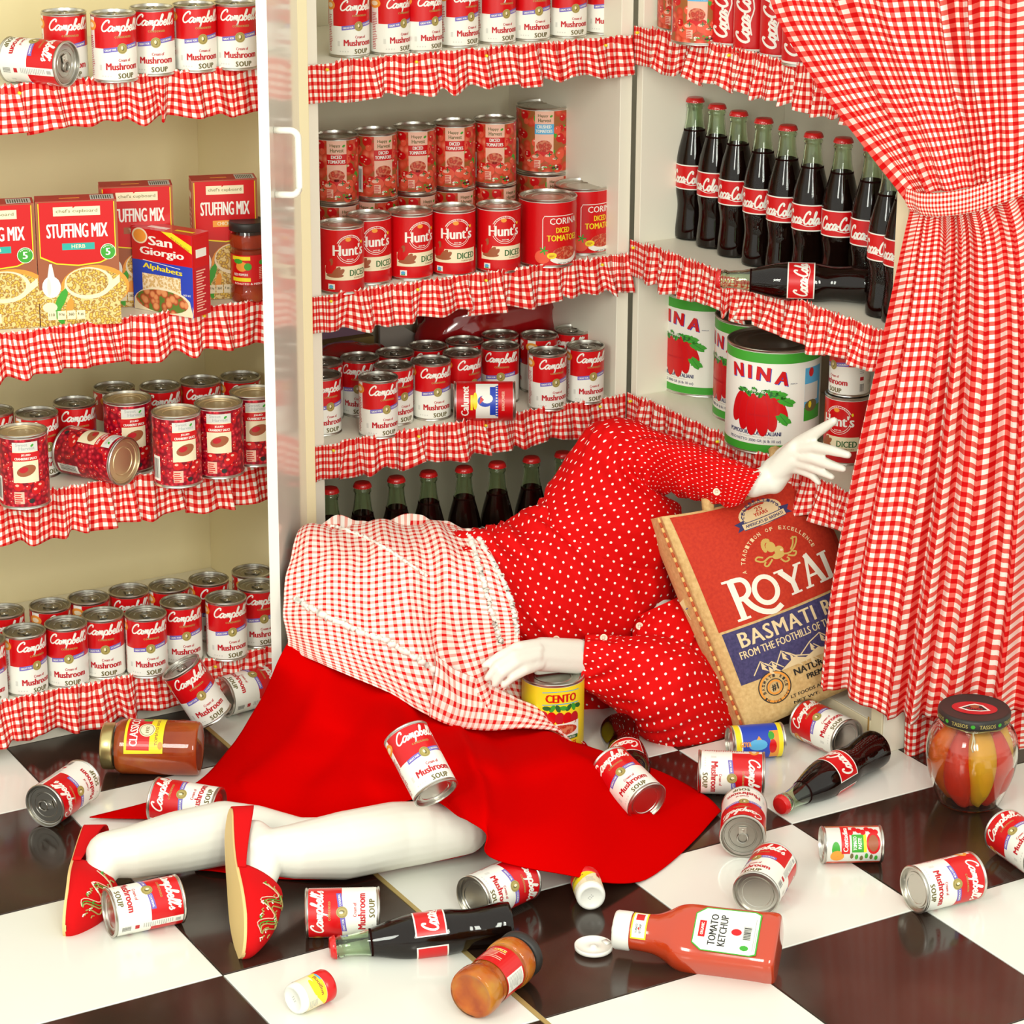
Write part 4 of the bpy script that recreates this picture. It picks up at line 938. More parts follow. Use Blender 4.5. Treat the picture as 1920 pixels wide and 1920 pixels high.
# ---------------------------------------------------------------- jars
CLEAR = mat('clear_glass', (.97, .98, .95), .03, trans=1.0, ior=1.45)
def jar(name, prof, fill, fillm, lid, lidm, mw, label, pr=None, prR=None, t=.0022, n=48, lidp=None, extra=None, cat='jar', fs=1):
    root = empty(name, mw); tag(root, label, cat)
    P = spline([Vector(q) for q in prof], (len(prof)-1)*3); P = [(max(q.x, 0), q.y) for q in P]
    g = MB(); g.lathe(P, CLEAR, n); g.lathe([(max(r-t, 0), z+(t if k < len(P)/2 else 0)) for k, (r, z) in enumerate(P)][::-1], CLEAR, n); g.build('glass', root, True)
    f = MB(); FP = [(max(r-t*.8, 0)*fs, z+t*.6) for r, z in P if z < fill]; f.lathe(FP+[(FP[-1][0]*.97, fill), (0, fill)], fillm, n); f.build('contents', root, True)
    l = MB(); l.lathe(lid, lidm, n); lo_ = l.build('lid', root, True)
    if lidp:
        q = MB(); lidp[0].emit(q, lidp[1], .0001); q.build('lid_print', lo_)
    if pr:
        q = MB(); pr.emit(q, cylmap(prR), step=.004); q.build('paper_label', root)
    if extra: extra(root)
    return root
SAUCE = blotch('pasta_sauce', [(.3, (.48, .055, .008)), (.6, (.62, .12, .012)), (.75, (.70, .24, .03))], 18, .8)
# square-shouldered sauce jar on the black tile
p = Print(); p.poly([(-.038, .052), (.038, .052), (.040, .112), (-.040, .112)], YELLOW, 1); p.rect(-.034, .073, .034, .108, RED, 2); p.text('CLASSICO', 0, .0915, .056, .0125, WHITE, 3, bold=.02); p.ell(0, .078, .0125, .0125, CREAMP, 4, 22); p.ring(0, .078, .0105, .0008, OLIVE, 5, n=20); p.text('1932', 0, .075, .012, .005, OLIVE, 5)
p.rect(-.036, .058, .036, .068, YELLOW, 3); p.text('TOMATO BASIL', 0, .0605, .052, .0045, BROWNP, 4); p.ell(.026, .080, .006, .008, GREEN, 3, 10); p.ell(-.026, .056, .006, .004, ORANGE, 3, 10)
T, B = Zp(190, 1398, .042), Zp(373, 1403, .042); ax = (T-B).normalized()
def emb(root):
    q = Print(); q.text('ATLAS', .072, .030, .012, .052, SAUCE, 1, bold=0); q.text('MASON', .072, .088, .012, .050, SAUCE, 1, bold=0)
    r1 = Print(); r1.text('ATLAS', 0, 0, .052, .013, SAUCE, 1, bold=.01); r2 = Print(); r2.text('MASON', 0, 0, .052, .013, SAUCE, 1, bold=.01); o_ = Print()
    for rr, yy in ((r1, .100), (r2, .050)):
        for V, F, m_, L in rr.it: o_.it.append(([(x+.078-.02, y+yy-.03) for x, y in V], F, m_, 4))
    b_ = MB(); o_.emit(b_, cylmap(.0422), .0002, .004); b_.build('embossed_letters', root)
jar('pasta_sauce_jar', [(0, .004), (.03, .003), (.038, .001), (.0415, .006), (.0422, .02), (.0422, .06), (.0422, .112), (.0415, .122), (.036, .131), (.0325, .136), (.032, .150)], .128, SAUCE,
    [(.0322, .132), (.0355, .1325), (.0362, .135), (.0362, .148), (.0355, .1505), (.0330, .1515), (.0320, .1505), (0, .1505)], mat('gold_ring_lid', (.60, .50, .22), .3, .9), frame(B-ax*.003, ax, 38), 'orange pasta sauce jar lying beside the left cabinet', p, .0424, extra=emb)
# small jar with orange contents and black lid
PEP = blotch('orange_peppers', [(.3, (.50, .06, .005)), (.5, (.78, .20, .01)), (.7, (.85, .40, .03))], 22, .8)
p = Print(); p.rect(-.050, .040, .055, .082, RED, 1); p.lines(-.040, -.010, .052, .078, 7, PINKP, 2, .4, 2); p.text('FIRE', -.022, .070, .018, .004, YELLOW, 3); p.rect(.012, .042, .036, .079, WHITE, 2); p.lines(.014, .034, .045, .077, 12, GREY, 3, .4)
T, B = Zp(975, 1790, .034), Zp(884, 1866, .034); ax = (T-B).normalized()
jar('pepper_jar', [(0, .005), (.022, .004), (.030, .001), (.0335, .008), (.0338, .022), (.0315, .030), (.0312, .038), (.0315, .084), (.0338, .090), (.0338, .104), (.031, .114), (.0285, .120), (.0285, .126)], .112, PEP,
    [(.0286, .116), (.0325, .1165), (.0328, .128), (.031, .1305), (.029, .1295), (0, .1295)], BLACK, frame(B-ax*.002, ax, 0), 'small jar of orange peppers with a black lid, lying at the front', p, .0318)
# upright pepper jar on the shelf
p = Print(); p.rect(-.060, .030, .060, .078, RED, 1); p.rect(-.030, .036, .002, .076, YELLOW, 2); p.rect(-.030, .042, .002, .070, RED, 3); p.ell(-.012, .060, .010, .008, ORANGE, 4, 14); p.ell(-.018, .068, .008, .004, GREEN, 5, 9); p.ell(-.002, .060, .006, .006, GREEN, 6, 14); p.text('RED PEPPERS', -.014, .045, .024, .004, WHITE, 5); p.ell(.022, .066, .006, .004, GREEN, 2, 10); p.lines(.016, .034, .040, .060, 7, PINKP, 2, .4); p.text('ROASTED & PEELED', 0, .031, .05, .003, WHITE, 3)
P = Zp(469, 570, LSH[2]); d = P-CAM; d.z = 0; P += d.normalized()*.028; P.z = LSH[2]
jar('pepper_jar', [(0, .004), (.022, .003), (.027, .001), (.0292, .006), (.0295, .018), (.0285, .026), (.0282, .082), (.0292, .088), (.0295, .104), (.027, .113), (.0262, .118)], .108, blotch('red_peppers', [(.3, (.42, .02, .005)), (.6, (.62, .07, .01)), (.8, (.7, .2, .03))], 20, .8),
    [(.0264, .114), (.0300, .1145), (.0303, .126), (.0288, .1285), (.027, .1278), (0, .1278)], BLACK, frame(P, Vector((0, 0, 1)), 0), 'jar of red peppers with black lid standing beside the open door', p, .0288)
# big round jar of mixed peppers
BJ = Zp(1815, 1524, 0); d = BJ-CAM; d.z = 0; BJ += d.normalized()*.042; BJ.z = 0
def bigpep(root):
    rd = random.Random(4); cols = [(.62, .03, .008), (.85, .36, .01), (.55, .02, .005), (.66, .12, .01)]
    ms = [blotch('pepper_skin_%d' % k, [(.3, c), (.7, tuple(min(1, v*1.5) for v in c))], 12, .5) for k, c in enumerate(cols)]
    for k in range(8):
        a = -PI/2+2*PI*k/8+.36; b = MB(); mm = ms[[1, 0, 1, 2, 0, 1, 3, 0, 3][k]]
        V, F = [], []; n = 16; L = 14
        for j in range(L+1):
            t = j/L; z = .009+.122*t; R_ = .036*math.sin(PI*min(.97, max(.05, t)))**.4+.003; c0 = .046*math.sin(PI*(t*.80+.10))**.5
            tp = (1.05-.45*t) if k % 2 else (.60+.50*t)
            for i in range(n):
                an = 2*PI*i/n; V.append(Vector((math.cos(a)*(c0+.0)+R_*tp*math.cos(an)*.62, math.sin(a)*c0+R_*tp*math.sin(an)*.62, z+.004*math.sin(an*2+k))))
        for j in range(L):
            for i in range(n): F.append((j*n+i, j*n+(i+1) % n, (j+1)*n+(i+1) % n, (j+1)*n+i))
        F += [tuple(range(n-1, -1, -1)), tuple(range(L*n, L*n+n))]
        b.add(V, F, mm); o = b.build('pepper', root, True)
        # keep it inside the glass belly
        for v in o.data.vertices:
            r = math.hypot(v.co.x, v.co.y); lim = .0655*math.sin(PI*min(1, max(0, (v.co.z+.022)/.190)))**.75
            if r > lim: v.co.x *= lim/r; v.co.y *= lim/r
    c = MB(); c.tube([(.0475*math.cos(2*PI*k/40), .0475*math.sin(2*PI*k/40), .1335+.0015*math.sin(k)) for k in range(40)], .0012, GOLDP, 6, closed=True)
    c.tube([(0, -.0475, .133), (.001, -.052, .125), (-.001, -.056, .112), (.002, -.058, .106)], .0012, CREAMP, 6); c.tube([(0, -.0475, .133), (.003, -.053, .122), (.004, -.057, .110)], .001, CREAMP, 6); c.build('neck_cord', root, True)
lp = Print(); lp.ell(0, 0, .034, .024, DRED, 1, 28); lp.ring(0, 0, .030, .0012, RED, 2, n=28, ry=.021); lp.poly([(-.024, -.004), (-.008, .012), (.0, .016), (.012, .012), (.024, -.006), (.010, -.012), (-.010, -.012)], WHITE, 3); lp.poly([(-.019, -.003), (-.006, .009), (.0, .012), (.010, .009), (.019, -.005), (.008, -.009), (-.008, -.009)], BLACK, 4)
lp.ell(0, .005, .007, .006, BROWNP, 5, 14); lp.text('PEPPERS', 0, -.007, .024, .006, DRED, 5, bold=.04)
M_ = frame(BJ, Vector((0, 0, 1)), 0)
def bigband(root):
    bigpep(root); q = Print()
    for k in range(8):
        q.text('TASSOS', -.150+.043*k, .1415, .026, .006, GOLDP, 1, bold=.02); q.ell(-.150+.043*k+.0205, .1445, .0035, .003, GREEN, 1, 8)
    b_ = MB(); q.emit(b_, cylmap(.0545), .0002, .004); b_.build('lid_band_print', root)
jar('mixed_pepper_jar', [(0, .005), (.035, .004), (.044, .001), (.048, .006), (.056, .026), (.0645, .052), (.0688, .080), (.0672, .104), (.060, .122), (.050, .131), (.048, .136), (.048, .146)], .128, mat('pepper_brine', (.50, .06, .01), .25), 
    [(.0482, .137), (.0535, .1375), (.0543, .140), (.0543, .150), (.052, .1535), (.049, .1525), (0, .152)], BLACK, M_, 'big round glass jar of whole orange and red peppers, black lid', None, None, .003, 64, (lp, lambda x, y, d: Vector((x, y, .1526+d))), bigband, fs=.60)
# two small bouillon jars
def small_jar(T, B, roll, label):
    T, B = Zp(*T, .021), Zp(*B, .021); ax = (T-B).normalized(); root = empty('bouillon_jar', frame((T+B)/2-ax*.0285, ax, roll)); tag(root, label, 'jar', 'small white jars with red lids')
    b = MB(); b.lathe([(0, .002), (.014, .0018), (.0155, .0), (.0190, .0015), (.0205, .006), (.0205, .040), (.0198, .043), (0, .043)], WHITE, 40); b.build('jar_body', root, True)
    l = MB(); l.lathe([(.0200, .0415), (.0211, .042), (.0213, .055), (.0205, .0570), (.019, .0572), (0, .0568)], RED, 40); l.build('lid', root, True)
    p = Print(); p.rect(-.060, .010, .060, .0405, CREAMP, 1); p.poly([(-.026, .030), (.010, .024), (.030, .040), (-.026, .0405)], YELLOW, 2); p.text('Bouillon', -.004, .0315, .028, .005, BROWNP, 3, bold=.03); p.rect(-.022, .0375, -.010, .0402, SKYB, 3); p.ell(-.004, .024, .012, .004, YELLOW, 3, 14)
    p.lines(.012, .026, .012, .026, 6, GREY, 2, .4); p.rect(.030, .030, .036, .040, RED, 3); q = MB(); p.emit(q, cylmap(.0207), step=.004); q.build('paper_label', root)
    s = MB()
    for k in range(6): s.box((-.004+(k % 3)*.003, -.003+(k//3)*.003, .0016), (-.0026+(k % 3)*.003, -.0018+(k//3)*.003, .0017), GREY)
    s.build('stamped_code', root)
small_jar((612, 1846), (549, 1875), 0, 'small white jar with red lid lying in the front left')
small_jar((1094, 1640), (1112, 1692), -30, 'small white jar with red lid lying below the skirt hem')
# ketchup bottle: flattened squeeze bottle
KET = mat('ketchup_plastic', (.50, .045, .010), .12, coat=.9)
T, B = Zp(1152, 1742, .036), Zp(1463, 1781, .036); ax = (T-B).normalized(); KL = (T-B).length
root = empty('ketchup_bottle', frame(B, ax, 28)); tag(root, 'red ketchup squeeze bottle lying with its white flip cap open', 'bottle')
def sq(rx, ry, z, n=40, e=3.2):
    return [Vector((math.copysign(abs(math.cos(a))**(2/e), math.cos(a))*rx, math.copysign(abs(math.sin(a))**(2/e), math.sin(a))*ry, z)) for a in [2*PI*k/n for k in range(n)]]
st = [(0, .001, .001, 2.4), (.001, .034, .024, 3.5), (.004, .0425, .031, 4.2), (.014, .0445, .0325, 4.2), (.030, .0435, .0315, 4.2), (.085, .0430, .031, 4), (.120, .0435, .032, 3.6), (.138, .0405, .031, 3), (.152, .0330, .028, 2.4), (.170, .0265, .0255, 2), (.200, .0240, .0240, 2), (KL-.026, .0225, .0225, 2), (KL-.024, .0165, .0165, 2), (KL-.020, .0165, .0165, 2)]
SV = spline([Vector((a, b, c)) for a, b, c, e in st], 60); EV = spline([Vector((e, 0)) for *_, e in st], 60); V, F = [], []
for q_, e_ in zip(SV, EV): V += sq(max(q_.y, .0005), max(q_.z, .0005), q_.x, 40, max(2, e_.x))
for j in range(60):
    for i in range(40): F.append((j*40+i, j*40+(i+1) % 40, (j+1)*40+(i+1) % 40, (j+1)*40+i))
b = MB(); b.add(V, F, KET); b.build('bottle_body', root, True)
b = MB(); b.lathe([(.0245, KL-.024), (.0262, KL-.0225), (.0262, KL-.004), (.0245, KL-.001), (.006, KL-.0005), (.005, KL+.003), (0, KL+.003)], WHITE, 40); cp_ = b.build('cap', root, True)
p = Print(); p.poly([(-.030, .026), (.030, .026), (.033, .034), (.032, .100), (.022, .113), (-.022, .113), (-.032, .100), (-.033, .034)], GREEN, 1); p.poly([(-.0285, .028), (.0285, .028), (.0315, .035), (.0305, .099), (.021, .1115), (-.021, .1115), (-.0305, .099), (-.0315, .035)], WHITE, 2)
p.rect(-.012, .097, .012, .106, RED, 3); p.text('ORGANIC', 0, .0995, .018, .004, WHITE, 4); p.text('TOMATO', 0, .082, .046, .010, BLACK, 3, bold=.02); p.text('KETCHUP', 0, .069, .046, .010, BLACK, 3, bold=.02); p.ell(0, .056, .005, .007, RED, 3, 16); p.bars(-.010, .036, .010, .047, 8, 3); p.ell(-.022, .043, .004, .006, GREEN, 3, 8); p.lines(-.025, .025, .029, .034, 2, GREY, 3, .4)
q = MB(); p.emit(q, lambda x, y, d: Vector((x, -.0318-d-.0004, y)), .00015); q.build('paper_label', root)
p = Print(); p.rect(-.022, .176, .022, .197, YELLOW, 1); p.rect(-.020, .178, .020, .195, WHITE, 2); p.rect(.004, .181, .016, .192, RED, 3); p.text('TOMATO', -.008, .188, .012, .003, BLACK, 3); p.text('KETCHUP', -.008, .183, .012, .003, BLACK, 3); p.ell(-.008, .1865, .002, .0012, RED, 4, 8); q = MB(); p.emit(q, cylmap(.0257), step=.004); q.build('neck_label', root)
# flipped-open lid of the cap, lying by the mouth
Pc = Zp(1113, 1776, .006); Mi = root.matrix_world if False else frame(B, ax, 28); Pl = Mi.inverted() @ Pc
q = MB(); q.lathe([(0, -.003), (.024, -.003), (.0258, -.001), (.0258, .004), (.0245, .004), (.0235, .0), (.005, .0), (.0035, .003), (0, .0035)], WHITE, 40, Mi.inverted() @ Matrix.Translation(Pc)); q.box((-.004, -.006, 0), (.004, .006, .002), WHITE, Mi.inverted() @ Matrix.Translation(Pc+(T-Pc)*.62+Vector((0, 0, -.010)))); q.build('flip_lid', cp_, True)
# ---------------------------------------------------------------- red bags and cardboard at the back of the middle cabinet
def blob(name, cpts, m, seed, label, cat, scale=1, group=None):
    b = MB(); n, L = 40, 24; c, rx, ry, rz = cpts; V, F = [], []
    for j in range(L+1):
        f = -PI/2+PI*j/L
        for i in range(n):
            a = 2*PI*i/n; v = Vector((math.cos(f)*math.cos(a), math.cos(f)*math.sin(a), math.sin(f)))
            k = 1+.16*noise.noise(v*2.2+Vector((seed, 0, 0)))+.07*noise.noise(v*5.5+Vector((0, seed, 0)))
            x = math.copysign(abs(v.x)**.7, v.x); z = math.copysign(abs(v.z)**.7, v.z)
            V.append(Vector(c)+Vector((x*rx*k, v.y*ry*k, z*rz*k)))
    for j in range(L):
        for i in range(n): F.append((j*n+i, j*n+(i+1) % n, (j+1)*n+(i+1) % n, (j+1)*n+i))
    zmin = min(v.z for v in V); d = MSH[1]+.001-zmin if c[2] < MSH[1]+.11 else 0
    b.add([v+Vector((0, 0, d)) for v in V], F, m); o = b.build(name, None, True); return tag(o, label, cat, group)
PLAS = mat('glossy_red_plastic', (.36, .006, .008), .12, coat=1)
o = blob('plastic_bag', ((-.135, .27, MSH[1]+.078), .145, .075, .077), PLAS, 3.1, 'glossy crumpled red plastic bag at the back, behind the soup cans', 'bag')
q = Print(); script(q, 'Coca', 0, 0, .05, .03, WHITE, 1, wt=.25)
b = MB(); q.emit(b, lambda x, y, d: Vector((x-.235, .197-d, y+MSH[1]+.105)), .0002); 
o2 = blob('plastic_bag', ((-.44, .235, MSH[1]+.045), .085, .055, .046), PLAS, 8.7, 'low glossy red plastic bag at the back left, before the cardboard box', 'bag')
b = MB(); CB = mat('cardboard_olive', (.25, .17, .05), .8); x0, x1, y0, y1, zt = -.56, -.352, .30, .375, MSH[1]+.086
b.box((x0, y0, MSH[1]+.001), (x1, y1, zt), CB); o = b.build('cardboard_box'); tag(o, 'brown cardboard box at the back left of the middle cabinet', 'box')
b = MB(); PLB = mat('mauve_packet', (.28, .16, .24), .4); b.add([(-.558, .32, zt+.0005), (-.36, .32, zt+.0005), (-.35, .325, zt+.058), (-.558, .325, zt+.060), (-.558, .372, zt+.0005), (-.36, .372, zt+.0005), (-.35, .360, zt+.050), (-.558, .360, zt+.052)], [(0, 1, 2, 3), (5, 4, 7, 6), (0, 4, 5, 1), (1, 5, 6, 2), (2, 6, 7, 3), (3, 7, 4, 0)], PLB); tag(b.build('packet'), 'dull mauve packet lying on the cardboard box', 'packet')
b = MB(); b.add([(-.345, .29, MSH[1]+.001), (-.245, .285, MSH[1]+.001), (-.245, .29, MSH[1]+.062), (-.335, .31, MSH[1]+.125), (-.345, .296, MSH[1]+.001), (-.245, .291, MSH[1]+.001), (-.245, .296, MSH[1]+.062), (-.335, .316, MSH[1]+.125)], [(0, 1, 2, 3), (5, 4, 7, 6), (0, 4, 5, 1), (1, 5, 6, 2), (2, 6, 7, 3), (3, 7, 4, 0)], mat('grey_flap', (.36, .32, .28), .6)); tag(b.build('card_flap'), 'grey card sheet leaning at the back, left of the red bag', 'card')
# ---------------------------------------------------------------- mannequin: one continuous body, clothes as children
MQ = empty('mannequin', Matrix.Translation((-.62, -.40, 0))); tag(MQ, 'white mannequin in red skirt, dotted blouse and gingham apron lying among the spilled cans', 'mannequin'); bpy.context.view_layer.update()
def mq(o): return adopt(o, MQ)
def on_ray(px, py, Q, L):
    z = 0.0
    while z < .4:
        P = Zp(px, py, z)
        if (P-Q).length <= L: return P
        z += .002
    return Zp(px, py, .05)
body = MB(); cap = lambda a, r0, b, r1, **k: body.capsule(a, r0, b, r1, MANN, **k)
def chain(pts, **k):
    for (a, ra), (b, rb) in zip(pts, pts[1:]): cap(a, ra, b, rb, **k)
T2 = Zp(452, 1784, .016); H2 = on_ray(428, 1530, T2, .228); T1 = Zp(118, 1736, .016); H1 = on_ray(158, 1572, T1, .222)
tocam = lambda P: (CAM-P).normalized()
def foot_frame(H, T, facing):
    d = (T-H).normalized(); n = (-RT*math.sqrt(1-facing**2)+tocam(T)*facing); n = (n-d*n.dot(d)).normalized(); return d, n, d.cross(n)
d2, n2, w2 = foot_frame(H2, T2, .30); d1, n1, w1 = foot_frame(H1, T1, .10)
hip = Vector((-.70, -.27, .19)); wst = Vector((-.50, -.28, .20)); chs = Vector((-.33, -.30, .21))
K2 = Zp(868, 1556, .058); A2 = Zp(497, 1598, .088); K1 = Zp(640, 1520, .075); A1 = Zp(205, 1602, .058)
chain([(A2, .031), (Zp(552, 1596, .080), .038), (Zp(640, 1586, .066), .0475), (Zp(740, 1566, .060), .0475), (Zp(800, 1560, .058), .044), (K2, .036), (Vector((-.60, -.62, .03)), .016), (Vector((-.62, -.40, .03)), .016), (hip, .05)])
chain([(A1, .033), (Zp(250, 1597, .056), .037), (Zp(330, 1580, .052), .044), (Zp(420, 1562, .052), .046), (Zp(478, 1562, .048), .040), (Zp(560, 1572, .040), .030), (Zp(690, 1566, .045), .026)])
for A, H, T, d, n, wv in ((A2, H2, T2, d2, n2, w2), (A1, H1, T1, d1, n1, w1)):
    hl = H+d*.036-n*.034; bl = T-d*.082-n*.024; te = T-d*.040-n*.014
    cap(A, .032, hl, .025)
    for s in (-1, 1): cap(hl+wv*.004*s, .022, bl+wv*.012*s, .0165); cap(bl+wv*.012*s, .0165, te+wv*.009*s, .009)
    cap(A, .031, bl-n*.004, .0165)
chain([(hip, .085), (wst, .075), (chs, .08)])
SH_R = Yp(1120, 985, -.29); EL_R = Yp(1165, 868, -.32); WR_R = Yp(1413, 909, -.552)
chain([(chs, .07), (SH_R, .05), (EL_R, .026), (Yp(1228, 868, -.362), .020), (Yp(1300, 886, -.428), .016), (Yp(1372, 907, -.503), .014), (Yp(1398, 909, -.535), .015), (WR_R, .0195)])
SH_L = Yp(1235, 1150, -.40); EL_L = Yp(1322, 1335, -.54); WR_L = Yp(1098, 1232, -.455)
chain([(chs, .06), (Yp(1180, 1100, -.36), .03), (SH_L, .030), (EL_L, .028), (Yp(1160, 1255, -.475), .026), (WR_L, .0225)])
pass
# raised hand
XK = -.078
pm = lambda px, py, x=XK: Xp(px, py, x)
palm = [((1446, 889), (1492, 842), .019), ((1447, 898), (1490, 858), .019), ((1451, 906), (1478, 874), .017)]
for a, b, r in palm: cap(Xp(*a, -.092), .0175, pm(*b), r*.82)
cap(WR_R, .0205, Xp(1446, 892, -.092), .0205); cap(WR_R, .0195, Xp(1450, 904, -.092), .017); cap(Xp(1450, 880, -.088), .019, pm(1478, 862), .020)
for seg in ([((1466, 856), .0135), ((1498, 832), .0125), ((1532, 810), .0095), ((1564, 789), .0065)],
            [((1492, 842), .0115), ((1528, 838), .0095), ((1562, 845), .0083), ((1590, 853), .0062)],
            [((1492, 852), .0112), ((1526, 860), .0095), ((1556, 871), .0082), ((1581, 879), .0060)],
            [((1486, 864), .0108), ((1514, 872), .0090), ((1540, 884), .0075), ((1560, 894), .0055)],
            [((1476, 874), .0108), ((1500, 880), .0085), ((1522, 890), .0072), ((1535, 905), .0050)]):
    pts = [(pm(*p_, XK+.006*k), r) for k, (p_, r) in enumerate(seg)]; chain(pts, n=12)
# resting hand
for (a, ya), (b, yb) in ((((1084, 1218), -.458), ((1014, 1209), -.470)), (((1084, 1227), -.462), ((1008, 1219), -.478)), (((1084, 1237), -.466), ((1006, 1231), -.484)), (((1084, 1243), -.466), ((1012, 1244), -.484))):
    cap(Yp(*a, ya), .0175, Yp(*b, yb), .0125)
cap(WR_L, .0208, Yp(1062, 1230, -.463), .0205); cap(Yp(1062, 1230, -.463), .0205, Yp(1020, 1226, -.472), .0180)
for seg, ys in ((((( 1014, 1208), .0105), ((972, 1213), .0092), ((937, 1230), .0078), ((908, 1248), .0052)), (-.472, -.482, -.486, -.484)),
                ((((1008, 1218), .0108), ((962, 1229), .0094), ((932, 1249), .0080), ((913, 1272), .0054)), (-.482, -.494, -.499, -.496)),
                ((((1006, 1231), .0106), ((966, 1244), .0090), ((942, 1262), .0076), ((927, 1284), .0052)), (-.489, -.503, -.508, -.504)),
                ((((1012, 1245), .0098), ((983, 1257), .0084), ((961, 1270), .0070), ((944, 1286), .0050)), (-.490, -.506, -.511, -.508)),
                ((((1062, 1246), .0120), ((1034, 1252), .0095), ((1008, 1258), .0070)), (-.458, -.452, -.448))):
    chain([(Yp(*p_, y_), r_c) for (p_, r_c), y_ in zip(seg, ys)], n=12)
bo = mq(body.build('body', None, True)); bo['label'] = 'glossy white hands, calves and feet'
md = bo.modifiers.new('join', 'REMESH'); md.mode = 'VOXEL'; md.voxel_size = .0024; md.use_smooth_shade = True
md = bo.modifiers.new('soft', 'SMOOTH'); md.factor = .5; md.iterations = 7
# finger nails
nl = MB()
def nail(c, dr, r=.0042):
    n = tocam(c); d = (dr-n*dr.dot(n)).normalized(); s = n.cross(d); V = []
    for k in range(12):
        a = 2*PI*k/12; V.append(c+n*(.0052-.0012*abs(math.sin(a)))+d*(r*1.35*math.cos(a))+s*(r*.8*math.sin(a)))
    nl.add(V, [tuple(range(12))], mat('nail_gloss', (.84, .82, .72), .15, coat=.6))
for a, b in (((1575, 850), (1590, 853)), ((1568, 875), (1581, 879)), ((1528, 896), (1535, 905)), ((1552, 797), (1564, 789))):
    nail(pm(*a, XK+.017), pm(*b, XK+.017)-pm(*a, XK+.017), .0040)
mq(nl.build('fingernails', None, True))
# slippers
LEA = mat('tan_sole', (.80, .58, .24), .6); VEL = mat('red_slipper_velvet', (.62, .004, .006), .9, spec=.2); INS = mat('red_insole', (.50, .006, .01), .8)
def slipper(H, T, d, n, wv, label, tw):
    L = (T-H).length+.012; O = H-d*.006
    halfw = lambda t: .0275+.0125*math.exp(-((t-.70)/.2)**2) if t < .7 else .040*math.sqrt(max(0, 1-((t-.70)/.30)**2))**1.0
    hw = lambda t: halfw(t)*(math.sqrt(max(0, 1-((.12-t)/.12)**2)) if t < .12 else 1)
    root = MB(); N = 40; o = []
    for k in range(N+1): t = (1-math.cos(PI*k/N))/2; o.append((t, hw(t)+.0005))
    P = [(t, -h) for t, h in o]+[(t, h) for t, h in reversed(o[1:-1])]
    bend = lambda t: n*(.004*math.sin(PI*min(1, t*1.2)))
    V = [O+d*(L*t)+wv*h+bend(t) for t, h in P]+[O+d*(L*t)+wv*h+bend(t)-n*.005 for t, h in P]; M_ = len(P)
    root.add(V, [tuple(range(M_))]+[(i, (i+1) % M_, M_+(i+1) % M_, M_+i) for i in range(M_)], LEA); root.add(V, [tuple(range(2*M_-1, M_-1, -1))], INS)
    so = mq(root.build('slipper', None, False)); so['label'] = label
    q = MB(); V, F = [], []; nt_, na = 26, 20
    for j in range(nt_+1):
        t = .46+.54*j/nt_; h = .054*(1-((t-.46)/.54)**2.6)+.010
        if j == nt_: h = .002
        for i in range(na+1):
            a = PI*i/na; ww = hw(min(t, .9985))+.0018
            dip = -.03*math.sin(a)*max(0, 1-j/6)      # scooped throat line
            V.append(O+d*(L*(t+ .12*math.sin(a)*max(0, 1-j/8)))+wv*(ww*math.cos(a))+bend(t)-n*(.004+h*math.sin(a)**.8))
    for j in range(nt_):
        for i in range(na): F.append((j*(na+1)+i, j*(na+1)+i+1, (j+1)*(na+1)+i+1, (j+1)*(na+1)+i))
    q.add(V, F, VEL); vm = q.build('vamp', so, True); md = vm.modifiers.new('t', 'SOLIDIFY'); md.thickness = .002
    q = MB(); V, F = [], []; na = 30
    for j in range(7):
        for i in range(na+1):
            f = -1+2*i/na; t = .5*abs(f)**1.6; sgn = 1 if f > 0 else -1; hh = (.009+.017*(1-abs(f)**1.5))*j/6
            V.append(O+d*(L*t-.004*(1-abs(f))*j/6)+wv*(sgn*(hw(max(t, .0008))+.0018))+bend(t)-n*(.002+hh*1.25))
    for j in range(6):
        for i in range(na): F.append((j*(na+1)+i, j*(na+1)+i+1, (j+1)*(na+1)+i+1, (j+1)*(na+1)+i))
    q.add(V, F, VEL); hm = q.build('heel_counter', so, True); md = hm.modifiers.new('t', 'SOLIDIFY'); md.thickness = .002
    # dragon embroidery in metal thread on the vamp
    em = MB(); rd = random.Random(3)
    def sp(t, a): 
        j = (t-.46)/.54; h = .054*(1-j**2.6)+.010; return O+d*(L*t)+wv*((hw(t)+.0018)*math.cos(a))+bend(t)-n*(.004+h*math.sin(a)**.8)+(-n*.0018 if abs(math.cos(a)) < .7 else wv*math.copysign(.0018, math.cos(a)))
    for c0, sg, mm in ((PI/2+tw, 1, GOLDP), (PI/2+tw+.22, 1, PINKP), (PI/2+tw-.2, 1, GOLDP), (PI/2+tw+.1, 1, GREEN)):
        pts = [sp(.62+.30*k/22, c0+.30*math.sin(k*.62+sg+c0*3)) for k in range(23)]; em.tube(pts, .0011 if mm is GOLDP else .0008, mm, 5)
    for k in range(26):
        t, a = rd.uniform(.60, .93), PI/2+tw+rd.uniform(-.5, .5); em.tube([sp(t, a), sp(t+.012, a+.06), sp(t+.02, a-.02)], .0009, [GOLDP, WHITE, GOLDP, GREEN][k % 4], 5)
    em.build('embroidery', so)
slipper(H2, T2, d2, n2, w2, 'nearer red slipper, tan sole turned left', -.75 if w2.dot(tocam(T2)) > 0 else .75)
slipper(H1, T1, d1, n1, w1, 'farther red slipper with gold embroidery', -.55 if w1.dot(tocam(T1)) > 0 else .55)
